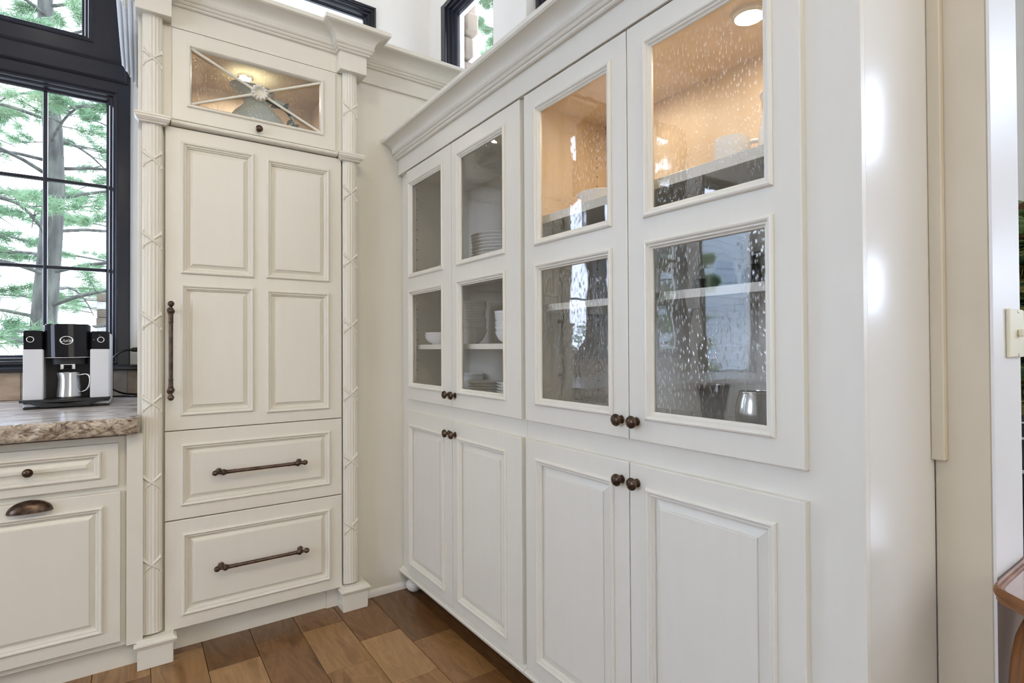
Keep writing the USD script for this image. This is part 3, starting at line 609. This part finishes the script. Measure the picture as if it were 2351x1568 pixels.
# lit section
white_bowl(.092, .072, 'cream_bowl', 'cream bowl alone on the lit shelf', None, (1.42, 1.455, 1.795+G))
cr = thing('creamer', 'white creamer with a square loop handle on the lit shelf', 'creamer', (1.42, .922, 1.795+G))
m = lathe([(0, 0), (.036, 0), (.043, .006), (.049, .03), (.051, .06), (.049, .09), (.047, .108), (.045, .109), (.046, .09), (.047, .06), (.044, .03), (.036, .008), (0, .007)], 36)
part(cr, 'body', (m[0]+[1.42, .922, 1.7955], m[1]), CERAM, 50)
part(cr, 'handle', tube(spline([(1.42+.54*k, .922-.84*k, z) for k, z in ((.046, 1.889), (.064, 1.892), (.080, 1.886), (.086, 1.868), (.083, 1.840), (.066, 1.825), (.045, 1.824))], 28), .0068, 10), CERAM, 60)
pt = thing('pitcher', 'tall white pitcher beside the creamer on the lit shelf', 'pitcher', (1.45, .79, 1.795+G))
m = lathe([(0, 0), (.050, 0), (.056, .006), (.060, .05), (.058, .10), (.052, .14), (.048, .165), (.050, .19), (.054, .202), (.051, .203), (.045, .165), (.05, .12), (.054, .05), (.048, .01), (0, .008)], 36)
part(pt, 'body', (m[0]+[1.45, .79, 1.7955], m[1]), CERAM, 50)
part(pt, 'handle', tube(spline([(1.46, .745, 1.96), (1.465, .705, 1.955), (1.468, .69, 1.91), (1.465, .70, 1.86), (1.46, .735, 1.845)], 18), .008, 10), CERAM, 60)
# tumblers on the dark shelf
def tumbler(r0, r1, h, label, at, name='tumbler', group=None):
    g = thing(name, label, 'glass', at, group)
    pr = [(0, h-.010), (r0-.004, h-.010), (r1-.003, .001), (r1-.001, 0), (r1, .002), (r0+.001, h-.004), (r0-.003, h), (0, h)]
    m = lathe(pr, 32); part(g, 'glass_body', (m[0]+np.array(at), m[1]), CLEAR, 40); return g
ZS = 1.464+G
tumbler(.026, .037, .092, 'clear upturned tumbler at the middle of the dark shelf', (1.40, .935, ZS))
tumbler(.028, .039, .098, 'clear upturned tumbler beside the door edge on the dark shelf', (1.40, .825, ZS))
tumbler(.026, .036, .088, 'clear upturned tumbler at the back behind the two larger ones', (1.53, .93, ZS))
tumbler(.022, .028, .062, 'small clear glass left of the upturned tumblers', (1.45, 1.055, ZS), 'shot_glass')
tumbler(.022, .028, .062, 'small clear glass between the other small one and the tumbler', (1.47, 1.005, ZS), 'shot_glass')
gv = thing('glass_vase', 'flared clear glass vase beside the steel tumbler', 'vase', (1.42, .99, 1.078+G))
m = lathe([(0, .012), (.030, .012), (.046, .112), (.050, .116), (.053, .114), (.034, .006), (.030, 0), (0, 0)], 36); part(gv, 'glass_body', (m[0]+[1.42, .99, 1.0785], m[1]), CLEAR, 40)
sh = thing('steel_tumbler', 'round-bellied stainless steel tumbler at the bottom of the lit cupboard', 'tumbler', (1.33, .805, 1.078+G))
m = lathe([(0, .004), (.031, .002), (.036, .0), (.041, .010), (.0455, .035), (.0465, .060), (.043, .085), (.037, .104), (.036, .109), (.0375, .111), (.035, .112), (.034, .104), (.041, .08), (.042, .04), (.034, .008), (0, .007)], 40)
part(sh, 'body', (m[0]+[1.33, .805, 1.0785], m[1]), STEEL, 60)
m = lathe([(.0365, .1055), (.0385, .107), (.0385, .110), (.0365, .1115)], 36); part(sh, 'rim', (m[0]+[1.33, .805, 1.0785], m[1]), CHROME, 60)

# ================================================================== BASE CABINET AND COUNTER
bc = thing('base_cabinet', 'cream base cabinet with a knobbed drawer over a cup-pull door under the granite', 'cabinet', (-.4, 2.74, 0))
part(bc, 'body', box(-2.75, -.0005, 2.733, 3.3, .105, .955, .001), PAINT)
part(bc, 'filler_strip', box(-.019, .0365, 2.700, 2.7375, .112, .962, .001), PAINT)
d = add_door(bc, LF, -.62, -.045, .760, .930, [(-.53, -.100, .794, .902)], t_=.022, name='drawer', bev=.02)
add_knob(d, LF, -.319, .849, .88)
d = add_door(bc, LF, -.62, -.038, .132, .735, [(-.53, -.094, .182, .684)], t_=.022, name='door')
# cup pull: a quarter of an ellipsoid shell with a rim
th, ph = np.meshgrid(np.linspace(0, math.pi, 25), np.linspace(0, math.pi/2, 9))
cup = lambda k: np.stack([-.314+(.065-k)*np.cos(th), .700+(.042-k)*np.sin(th)*np.cos(ph), .002+(.030-k)*np.sin(th)**.8*np.sin(ph)], -1)
o_, i_ = cup(0), cup(.003)
g1 = loops([o_[i] for i in range(9)], closed_ring=False); g2 = loops([i_[i] for i in range(9)], closed_ring=False)
cup_rim = tube([LFp for LFp in [(-.314+.064*math.cos(a), .700+.042*math.sin(a), .003) for a in np.linspace(0, math.pi, 30)]], .0032, 8)
part(d, 'cup_pull', LF(cat(g1, (g2[0], g2[1][:, ::-1]), cup_rim)), BRONZE, 60)
part(bc, 'toe_kick', box(-2.75, .02, 2.775, 2.79, 0, .105), PAINT)

ct = thing('countertop', 'thick granite countertop with a rough chiselled edge under the window', 'countertop', (-.8, 3.2, 1.0))
part(ct, 'slab', cat(box(-2.75, .016, 2.66, 2.803, .968, 1.037, .001), box(-2.75, .0285, 2.803, 3.9065, .968, 1.037, .001), box(-.01, .018, 2.648, 2.69, .968, 1.037, .002)), GRANTOP)
us = np.linspace(-2.75, .022, 420); vs = np.linspace(0, 1, 13)
prof = [(2.662, 1.0372), (2.648, 1.0368), (2.640, 1.034), (2.636, 1.028), (2.634, 1.018), (2.633, 1.008), (2.633, .998), (2.634, .988), (2.636, .980), (2.641, .973), (2.650, .969), (2.66, .968), (2.67, .9675)]
rowsm = []
for j, (py, pz) in enumerate(prof):
    k = math.sin(math.pi*np.clip((j-1)/10., 0, 1))**.5
    P = np.c_[us, np.full(len(us), py), np.full(len(us), pz)]
    n1 = meshkit.fbm(np.c_[us*26, np.full(len(us), pz*60), np.zeros(len(us))], 4, 3)-.5
    P[:, 1] -= k*.030*n1; P[:, 2] += k*.006*(meshkit.fbm(np.c_[us*30, np.full(len(us), 7+pz*50), np.zeros(len(us))], 3, 9)-.5)
    e = np.clip((us-.0)/.022, 0, 1); P[:, 1] += .022*(1-np.sqrt(np.clip(1-e**2, 0, 1)))
    rowsm.append(P)
part(ct, 'chiselled_edge', loops(rowsm[::-1], closed_ring=False), GRAN, 40)
# wrapped end of the edge
ex = []
for j, (py, pz) in enumerate(prof):
    q = rowsm[j][-1]; ex.append(np.array([q, [.024, max(q[1]+.012, 2.660), q[2]], [.023, 2.69, q[2]], [.0, 2.695, q[2]]]))
part(ct, 'edge_return', loops(ex, closed_ring=False), GRAN, 60)

bs = thing('backsplash', 'row of travertine tiles between the granite and the window sill', 'backsplash', (-.8, 3.91, 1.1))
part(bs, 'grout_bed', box(-2.75, .029, 3.908, 3.9195, 1.0375, 1.186), GROUT, False)
xs = [.027, -.0235, -.092, -.30, -.49, -.70, -.91, -1.12, -1.4, -1.7, -2.0, -2.3, -2.6]
for i in range(len(xs)-1): part(bs, 'tile', box(xs[i+1]+.001, xs[i]-.001, 3.898+.001*(i % 2), 3.912, 1.0385, 1.185, .002), TILE[[2, 1, 1, 2, 0, 0, 1, 0, 2, 0, 1, 2][i % 12]], False)

# ================================================================== COFFEE MACHINE
cm = thing('coffee_machine', 'black and silver bean-to-cup coffee machine on the granite counter by the window', 'coffee machine', (-.25, 3.45, 1.037))
ZC = 1.0375
for x0, x1 in ((-.408, -.338), (-.166, -.093)):
    part(cm, 'tower', box(x0, x1, 3.302, 3.70, ZC+.006, 1.395, .006), BLACKG)
    part(cm, 'silver_front', box(x0-.001, x1+.001, 3.296, 3.64, 1.070, 1.309, .004), SILVER)
    part(cm, 'foot_front', box(x0, x1+.001, 3.285, 3.42, ZC+.008, 1.060, .003), SILVER)
    cxx = (x0+x1)/2
part(cm, 'silver_side', box(-.0935, -.0885, 3.31, 3.69, ZC+.01, 1.385, .002), SILVER)
sil = [(-.340, 3.66), (-.340, 3.335)]
arc = [(-.253+.087*math.sin(a), 3.335-.058*math.cos(a)) for a in np.linspace(-1.5, 1.5, 25)]
poly = sg.Polygon([(-.340, 3.66), *arc, (-.166, 3.66)])
part(cm, 'brew_head', extrude_xy(poly, 1.270, 1.422), BLACKG, 30)
part(cm, 'head_lid', extrude_xy(poly.buffer(-.006), 1.422, 1.427), BLACKG, 30)
part(cm, 'chrome_line', tube([(x, y-.001, 1.270) for x, y in arc], .0022, 8), CHROME)
part(cm, 'recess', box(-.340, -.166, 3.40, 3.68, ZC+.01, 1.27, .002), BLACKM)
poly2 = sg.Polygon([(-.325, 3.41), *[(-.253+.068*math.sin(a), 3.345-.040*math.cos(a)) for a in np.linspace(-1.4, 1.4, 15)], (-.181, 3.41)])
part(cm, 'spout_housing', extrude_xy(poly2, 1.238, 1.268), BLACKM, 30)
sp_ = [lathe([(0, 0), (.007, 0), (.008, .004), (.008, .022), (0, .022)], 16, at=(x, 3.325, 1.214)) for x in (-.273, -.230)]
part(cm, 'spout', cat(*sp_, tube([(-.273, 3.325, 1.226), (-.230, 3.325, 1.226)], .004, 8), box(-.277, -.226, 3.32, 3.35, 1.234, 1.240)), CHROME, 40)
tray = sg.Polygon([(-.418, 3.272), (-.34, 3.250), (-.253, 3.244), (-.166, 3.250), (-.088, 3.272), (-.088, 3.30), (-.166, 3.30), (-.166, 3.42), (-.34, 3.42), (-.34, 3.30), (-.418, 3.30)])
part(cm, 'drip_tray', cat(extrude_xy(tray, 1.066, 1.078)), BLACKM, 30)
bow = np.array([[-.418, 3.270, 1.079], [-.34, 3.247, 1.066], [-.253, 3.241, 1.060], [-.166, 3.247, 1.066], [-.088, 3.270, 1.079], [-.088, 3.270, 1.074], [-.166, 3.247, 1.046], [-.34, 3.247, 1.046], [-.418, 3.270, 1.074]])
part(cm, 'tray_front', extrude_front := (lambda P: cat((np.vstack([P, P+[0, .05, 0]]), np.array([[0, 8, 7], [0, 7, 1], [1, 7, 6], [1, 6, 2], [2, 6, 3], [3, 6, 5], [3, 5, 4]]+[[i, (i+1) % 9, 9+(i+1) % 9] for i in range(9)]+[[i, 9+(i+1) % 9, 9+i] for i in range(9)]))))(bow), BLACKM, False)
part(cm, 'base', box(-.404, -.092, 3.262, 3.70, ZC, 1.046, .003), BLACKM)
DF = Frame((0, 3.2965, 0), (1, 0, 0), (0, -1, 0)); DF2 = Frame((0, 3.301, 0), (1, 0, 0), (0, -1, 0))
def torus(F, u, v, R, r, su=1., w=0):
    a = np.linspace(0, 2*math.pi, 33)[:-1]; b = np.linspace(0, 2*math.pi, 9)[:-1]
    L = [np.c_[u+su*(R+r*np.cos(q))*np.cos(a), v+(R+r*np.cos(q))*np.sin(a), w+r*np.sin(q)+0*a] for q in [*b, b[0]]]
    return F(loops(L))
part(cm, 'dial_ring', torus(DF2, -.384, 1.354, .0125, .0022), CHROME, 60)
part(cm, 'dial_ring', torus(DF2, -.126, 1.354, .0125, .0022), CHROME, 60)
part(cm, 'indicator', cat(*[DF2(box(u-.0015, u+.0015, v-.0012, v+.0012, 0, .0012)) for u, v in ((-.131, 1.376), (-.153, 1.353))]), CHROME, False)
BF = Frame((0, 3.2765, 0), (1, 0, 0), (0, -1, 0))
part(cm, 'badge_ring', torus(BF, -.253, 1.350, .0185, .0026, 1.22, .001), CHROME, 60)
tx = meshkit.text_mesh('Jura', .0135, .0012, True); v = np.asarray(tx.vertices); v = v-[(v[:, 0].min()+v[:, 0].max())/2, v[:, 1].min()+.008, 0]; v[:, 0] += .3*v[:, 1]
part(cm, 'badge_lettering', BF((v+[-.253, 1.350, .0005], tx.faces)), CHROME, False)

mj = thing('milk_jug', 'stainless steel frothing jug standing on the coffee machine drip tray', 'jug', (-.244, 3.335, 1.0785))
m = lathe([(0, .002), (.044, .002), (.047, 0), (.049, .004), (.0487, .012), (.0455, .055), (.0415, .090), (.0390, .117), (.0400, .121), (.0375, .119), (.040, .09), (.044, .055), (.047, .012), (0, .006)], 40)
v = m[0].copy(); s_ = np.clip((v[:, 2]-.085)/.035, 0, 1)*np.clip(-v[:, 0]/.03, 0, 1); v[:, 0] -= .010*s_
part(mj, 'body', (v+[-.246, 3.330, 1.0787], m[1]), STEEL, 60)
hp = spline([(-.207, 3.318, 1.186), (-.192, 3.310, 1.189), (-.176, 3.303, 1.187), (-.169, 3.300, 1.174), (-.1695, 3.300, 1.140), (-.177, 3.304, 1.120), (-.199, 3.315, 1.106)], 30)
hv = tube(hp, .0042, 8); part(mj, 'handle', hv, STEEL, 60)

cd = thing('power_cord', 'black power cord looping from the coffee machine to the wall behind the column', 'cord', (-.05, 3.8, 1.1))
part(cd, 'cord', tube(spline([(-.11, 3.70, 1.20), (-.098, 3.78, 1.235), (-.07, 3.84, 1.28), (-.035, 3.86, 1.300), (-.012, 3.86, 1.304)], 24), .0052, 8), BLACKG, 60)
part(cd, 'plug', tube([(-.015, 3.86, 1.303), (-.006, 3.86, 1.303), (0.0, 3.86, 1.304), (.012, 3.86, 1.304), (.028, 3.86, 1.306)], [.0075, .0075, .012, .013, .013], 12), BLACKM, 40)
part(cd, 'lower_cord', tube(spline([(-.11, 3.69, 1.10), (-.08, 3.80, 1.075), (-.045, 3.83, 1.056), (0, 3.80, 1.050), (.026, 3.74, 1.052)], 24), .0052, 8), BLACKG, 60)
part(cd, 'slack_cord', tube(spline([(-.11, 3.69, 1.05), (-.06, 3.74, 1.0445), (-.01, 3.72, 1.0445), (.026, 3.66, 1.0445)], 20), .0052, 8), BLACKG, 60)

# curtain beside the window
cu_ = thing('curtain', 'pale blue-grey pleated curtain tail hanging beside the dark window', 'curtain', (-.02, 3.27, 2.6))
nx, nz = 64, 40; P = []
for j in range(nz+1):
    q = j/nz; zz = 3.75-q*1.15
    for i in range(nx+1):
        s_ = i/nx; xa = -.115+.070*q; xb = .030
        x = xa+(xb-xa)*s_; z = zz+(.10*(1-s_)**1.3)*q**3
        P.append((x, 3.275-.020*abs(math.sin(s_*math.pi*4.5+.4*q))**.8+.012*math.sin(3*q+5*s_), z))
P = np.array(P); idx = np.arange((nx+1)*(nz+1)).reshape(nz+1, nx+1)
f = quads(np.stack([idx[:-1, :-1], idx[1:, :-1], idx[1:, 1:], idx[:-1, 1:]], -1).reshape(-1, 4))
Pb = P+[0, .006, 0]; part(cu_, 'cloth', cat((P, f), (Pb, f[:, ::-1])), CURT, 60)

# tap and sink further along (seen only as a reflection in the cupboard glass)
tp = thing('kitchen_tap', 'dark gooseneck kitchen tap mirrored in the cupboard glass', 'tap', (-.78, 3.55, 1.037))
part(tp, 'spout', tube(spline([(-.78, 3.55, 1.037), (-.78, 3.55, 1.25), (-.78, 3.50, 1.36), (-.78, 3.40, 1.39), (-.78, 3.32, 1.33), (-.78, 3.31, 1.27)], 40), .014, 12), BRONZE, 60)
part(tp, 'handle', tube(spline([(-.72, 3.55, 1.037), (-.72, 3.55, 1.12), (-.68, 3.53, 1.16), (-.65, 3.5, 1.17)], 16), .010, 10), BRONZE, 60)

# ================================================================== RIGHT EDGE: SWITCH, TABLE, PLANTS
sw = thing('light_switch', 'ivory toggle light switch on the painted wall end by the doorway', 'switch', (1.72, .384, 1.333))
SF = Frame((0, .384, 0), (1, 0, 0), (0, -1, 0))
part(sw, 'plate', SF(box(1.671, 1.787, 1.277, 1.392, 0, .009, .0025)), IVORY)
part(sw, 'toggle', SF(box(1.726, 1.744, 1.326, 1.344, .009, .022, .003)), IVORY)
for z in (1.283, 1.386): part(sw, 'screw', SF((lambda m: (m[0]+[1.735, z, .009], m[1]))(lathe([(.0035, 0), (.0035, .0015), (0, .002)], 12))), STEEL)

tb = thing('side_table', 'carved side table with a moulded edge at the end of the wall', 'table', (1.85, .2, 0))
zt = .79
pe = [(2.35, .42), (1.95, .402), (1.796, .383), (1.62, .3815), (1.57, .380), (1.548, .378), (1.530, .368), (1.520, .350), (1.498, .322), (1.45, .27), (1.39, .19), (1.35, .10), (1.36, 0.0), (1.42, -.12), (1.55, -.20), (1.9, -.25), (2.35, -.25)]
outl = sg.Polygon(pe[::-1]).buffer(.0)
k_ = sg.Polygon(pe).exterior; N_ = 260
SH_ = np.array([-.024, 0.])
pts_ = SH_+np.array([k_.interpolate(q, normalized=True).coords[0][:2] for q in np.linspace(0, 1, N_, endpoint=False)])
for _ in range(2): pts_ = (np.roll(pts_, 1, 0)+2*pts_+np.roll(pts_, -1, 0))/4
tg_ = np.roll(pts_, -1, 0)-np.roll(pts_, 1, 0); tg_ /= np.linalg.norm(tg_, axis=1, keepdims=True)
nn_ = np.c_[tg_[:, 1], -tg_[:, 0]]
if sg.Polygon(pts_).exterior.is_ccw is False: nn_ = -nn_
outl = sg.Polygon(pts_)
L = [np.c_[pts_-.62*ins*nn_, np.full(N_, z)] for ins, z in ((.05, zt-.034), (.014, zt-.033), (.007, zt-.028), (.011, zt-.023), (.004, zt-.020), (-.001, zt-.013), (.001, zt-.005), (.005, zt-.001), (.010, zt), (.014, zt-.002), (.016, zt-.005), (.022, zt-.0045), (.025, zt-.007), (.034, zt-.007))]
part(tb, 'top_edge', loops(L), CARVED, 40)
part(tb, 'top', extrude_xy(outl.buffer(-.019), zt-.030, zt-.0068), TABTOP, 30)
part(tb, 'apron', extrude_xy(outl.buffer(-.14), zt-.08, zt-.03), CARVED, 30)
# carved cabriole leg with lobed knee
lp = spline([(1.66, .27, zt-.06), (1.625, .285, zt-.12), (1.60, .292, zt-.22), (1.625, .285, zt-.38), (1.67, .27, zt-.55), (1.68, .265, .05), (1.66, .27, .0)], 60)
rad = np.interp(np.linspace(0, 1, 60), [0, .12, .3, .55, .85, .95, 1], [.055, .07, .075, .045, .030, .040, .042])
v, f = tube(lp, rad, 48)
a = np.tile(np.arange(48)*2*math.pi/48, 60); row = np.repeat(np.arange(60), 48); ctr = lp[row]
v = ctr+(v-ctr)*(1+.16*(np.abs(np.sin(a*3.5+row*.05))-.5)*np.clip(1-row/34., 0, 1))[:, None]
part(tb, 'leg', (v, f), CARVED, 50)
part(tb, 'leg', tube([(2.3, .3, zt-.06), (2.3, .3, 0)], .03, 16), CARVED, 50)

# console with silk succulents in the next room
cs = thing('console', 'dark lacquered console with chrome rails in the next room', 'console', (4.3, 1.1, 0))
part(cs, 'body', box(3.95, 4.95, .55, 1.9, .0, .92, .01), DARKG)
for z, h in ((.885, .012), (.80, .016), (.62, .022)): part(cs, 'rail', box(3.935, 3.95, .55, 1.9, z-h/2, z+h/2, .003), CHROME)
def petal(c, d, up, L_, W_):
    d = np.array(d, float); d /= np.linalg.norm(d); s = np.cross(d, up); s /= np.linalg.norm(s); n = np.cross(s, d); P = []
    for a, w, h in ((.05, .10, .0), (.30, .28, .03), (.58, .50, .03), (.82, .46, .08), (.96, .22, .14), (1.0, .02, .16)):
        P += [c+d*L_*a-s*W_*w+n*L_*(h+.05*w), c+d*L_*a+n*L_*h, c+d*L_*a+s*W_*w+n*L_*(h+.05*w)]
    f = []
    for i in range(5): f += [(3*i, 3*i+1, 3*i+4, 3*i+3), (3*i+1, 3*i+2, 3*i+5, 3*i+4)]
    return np.array(P), quads(f)
def rosette_plant(name, label, c, R, n, mats, seed):
    p = thing(name, label, 'plant', c); r_ = random.Random(seed)
    for i in range(n):
        a = i*2.399; q = (i+.5)/n; el = 1.35*(1-q)
        d = np.array([-math.sin(el), math.cos(a)*math.cos(el), math.sin(a)*math.cos(el)])
        part(p, 'leaf', petal(np.array(c)+d*R*.08, d, (-1, .01, .02) if abs(d[0]) < .95 else (0, 0, 1), R*(.55+.45*q), R*.58), r_.choice(mats), 60)
    return p
py_ = 1.02
spots = [(4.12, .865, 2.00, .13, 0, 'tall pale succulent rosette at the top of the greenery'), (4.10, .855, 1.87, .17, 0, 'pale green rosette with reddish veins under the topmost one'), (4.08, .865, 1.71, .15, 2, 'olive rosette below the pale ones'),
         (4.12, .855, 1.55, .15, 1, 'green rosette at the middle of the greenery'), (4.08, .865, 1.40, .15, 2, 'olive-brown rosette under the middle one'), (4.12, .855, 1.24, .15, 1, 'dark green rosette near the console top'), (4.08, .865, 1.06, .15, 2, 'yellowish rosette resting on the console')]
for i, (x, y, z, R, mi, lb) in enumerate(spots):
    rosette_plant('succulent', lb, (x, y, z), R, 40, [PLANT[mi], PLANT[mi], PLANT[3] if mi == 0 else PLANT[1]], i)
bk = thing('plant_stand', 'dark leafy backing that the succulents are wired to', 'plant stand', (4.28, .90, .92))
part(bk, 'post', tube([(4.28, .90, .9205), (4.27, .90, 1.4), (4.25, .90, 1.95)], .03, 10), BARK)
bl = random.Random(5); lv = []
for i in range(420):
    z = bl.uniform(1.06, 2.0); a = bl.uniform(0, 6.28); d = np.array([math.cos(a), math.sin(a), bl.uniform(-.5, .6)])
    lv.append(leaf(np.array([4.29, .90, z])+d*.05, d, (0, 0, 1), bl.uniform(.10, .2), bl.uniform(.08, .13)))
part(bk, 'foliage', cat(*lv), PLANT[1], 60, kind='stuff')

# ================================================================== OUTDOORS
single('ground', box(-60, 60, 4.3, 90, -.9, -.6), LAWN, 'pale open ground outside the window', 'ground', False, kind='structure')
def pine(x, y, z0, H, R, label, seed, nb=46, first=.08, dens=1.0, spread=2.6):
    t_ = thing('pine_tree', label, 'tree', (x, y, z0)); r_ = random.Random(seed); g = np.random.default_rng(seed)
    tr = [(x+.05*math.sin(k*1.3+seed), y+.05*math.cos(k*1.7), z0+H*k/12) for k in range(13)]
    part(t_, 'trunk', tube(tr, [R*(1-.8*k/12) for k in range(13)], 14), BARK, 50)
    br, nd = [], []
    for i in range(nb):
        q = first+(1-first)*(i+r_.random())/nb; z = z0+H*q; a = i*2.4+r_.uniform(-.4, .4)
        L_ = spread*(1-.75*q)*r_.uniform(.7, 1.15); d = np.array([math.cos(a), math.sin(a), 0])
        P = np.array([np.array([x, y, z])+d*L_*s_+np.array([0, 0, .30*L_*s_-.34*L_*s_*s_]) for s_ in np.linspace(0, 1, 7)])
        br.append(tube(P, np.linspace(.022, .005, 7)*(1.2-.5*q), 6))
        for s in range(int(9*dens)):
            k = r_.uniform(.25, 1); p0 = P[0]+(P[-1]-P[0])*k; p0[2] = np.interp(k, np.linspace(0, 1, 7), P[:, 2])
            a2 = a+r_.choice((-1, 1))*r_.uniform(.4, 1.1); l2 = L_*r_.uniform(.15, .38)*(1.15-k*.5); d2 = np.array([math.cos(a2), math.sin(a2), r_.uniform(-.15, .25)])
            Q = np.array([p0+d2*l2*s_ for s_ in (0, .5, 1)]); br.append(tube(Q, (.007, .005, .003), 5))
            n = int(70*dens)
            for c_ in range(3):
                cpt = Q[0]+(Q[2]-Q[0])*(.45+.28*c_)
                dirs = g.normal(size=(n, 3))*[1, 1, .55]+d2*.9; dirs /= np.linalg.norm(dirs, axis=1, keepdims=True)
                ln = g.uniform(.09, .17, (n, 1)); sd = np.cross(dirs, g.normal(size=(n, 3))); sd /= np.linalg.norm(sd, axis=1, keepdims=True)+1e-9
                b0 = cpt+g.normal(size=(n, 3))*.03; tip = b0+dirs*ln
                nd.append(np.stack([b0-sd*.0055, b0+sd*.0055, tip], 1).reshape(-1, 3))
    part(t_, 'branches', cat(*br), BARK, 60)
    if nd:
        v = np.vstack(nd); part(t_, 'needles', (v, np.arange(len(v)).reshape(-1, 3)), NEEDLE, False, kind='stuff')
    return t_
pine(-.80, 8.3, -.6, 9.0, .155, 'big pine with a thick greenish trunk right outside the window', 1, 56, .10, 1.0, 3.0)
pine(-2.9, 11.5, -.6, 10.0, .14, 'pine left of the big trunk, behind its branches', 2, 44, .08, 1.0, 3.2)
pine(-.1, 14.5, -.6, 11.0, .15, 'pine farther back, right of the big trunk', 3, 44, .25, 1.0, 3.0)
pine(6.5, 9.5, -.6, 9.5, .15, 'pine seen through the high corner window', 5, 36, .3, .9, 3.0)
pine(-4.7, 6.1, -.6, 7.0, .11, 'dense young pine out of view, shading the left-hand window', 9, 64, .04, 1.6, 1.35)  # stands out of view, placed to dim daylight through the left-hand window
def bush(x, y, z, R, label, seed):
    g = np.random.default_rng(seed); n = 2600
    d = g.normal(size=(n, 3)); d /= np.linalg.norm(d, axis=1, keepdims=True); c = np.array([x, y, z])+d*R*g.uniform(.75, 1.05, (n, 1))*[1, 1, .8]
    e = g.normal(size=(n, 3)); e /= np.linalg.norm(e, axis=1, keepdims=True); s = np.cross(e, d); s /= np.linalg.norm(s, axis=1, keepdims=True)
    v = np.stack([c-e*.07, c+s*.035, c+e*.07, c-s*.035], 1).reshape(-1, 3); i = np.arange(n)[:, None]*4
    t_ = thing('bush', label, 'bush', (x, y, z-R*.8)); part(t_, 'leaves', (v, np.vstack([i+[0, 1, 2], i+[0, 2, 3]])), BUSHM, False, kind='stuff')
    part(t_, 'stem', tube([(x, y, z-R*.85), (x, y, z)], .04, 8), BARK)
for k, (x, y, R, lb) in enumerate([(-1.9, 10.2, 1.15, 'low green bush behind the coffee machine'), (-3.6, 10.8, 1.3, 'rounded bush left of the big pine trunk'), (-5.4, 10.4, 1.4, 'large bush at the far left outside'), (-8.0, 11., 1.7, 'broad bush mirrored in the cupboard glass')]):
    bush(x, y, -.6+R*.75, R, lb, 20+k)
hs = thing('neighbour_house', 'pale distant house behind the pines', 'house', (.5, 24, -.6))
part(hs, 'wall', box(-3.5, 6, 24, 30, -.6, 3.0), HOUSEW, False)
part(hs, 'roof', (np.array([[-4, 23.5, 3.0], [6.5, 23.5, 3.0], [6.5, 30.5, 3.0], [-4, 30.5, 3.0], [-4, 27, 5.0], [6.5, 27, 5.0]]), np.array([[0, 1, 5], [0, 5, 4], [2, 3, 4], [2, 4, 5], [1, 2, 5], [3, 0, 4]])), HOUSEW, False)
bp = thing('brick_pillar', 'grey brick pillar outside at the window edge', 'pillar', (-.30, 8.6, -.6))
for k in range(26): part(bp, 'brick', box(-.37+.006*(k % 2), -.23-.006*(k % 3), 8.5, 8.7, -.6+.1*k+.006, -.6+.1*k+.1, .004), STONEO if k % 3 else TILE[1], False)
sp2 = thing('stone_pier', 'tan stone pier outside the high corner window', 'pier', (1.95, 3.3, 2.2))
for k in range(11): part(sp2, 'stone', box(1.80, 1.93-.02*((k*5) % 3), 3.16-.03*((k*7) % 3), 3.7, 2.2+.15*k, 2.2+.15*k+.145, .02), STONEO, False)
gs = thing('garden_shed', 'out-of-view blue-grey board-clad shed mirrored in the lower cupboard glass', 'backdrop', (-9, 7.5, -.6))
for k in range(30): part(gs, 'board', box(-13, -6.3, 7.5-.004*(k % 2), 7.6, -.6+.16*k, -.6+.16*k+.156, .004), BACKDROP, False)  # out-of-view boards placed to dim the window mirrored in the glass
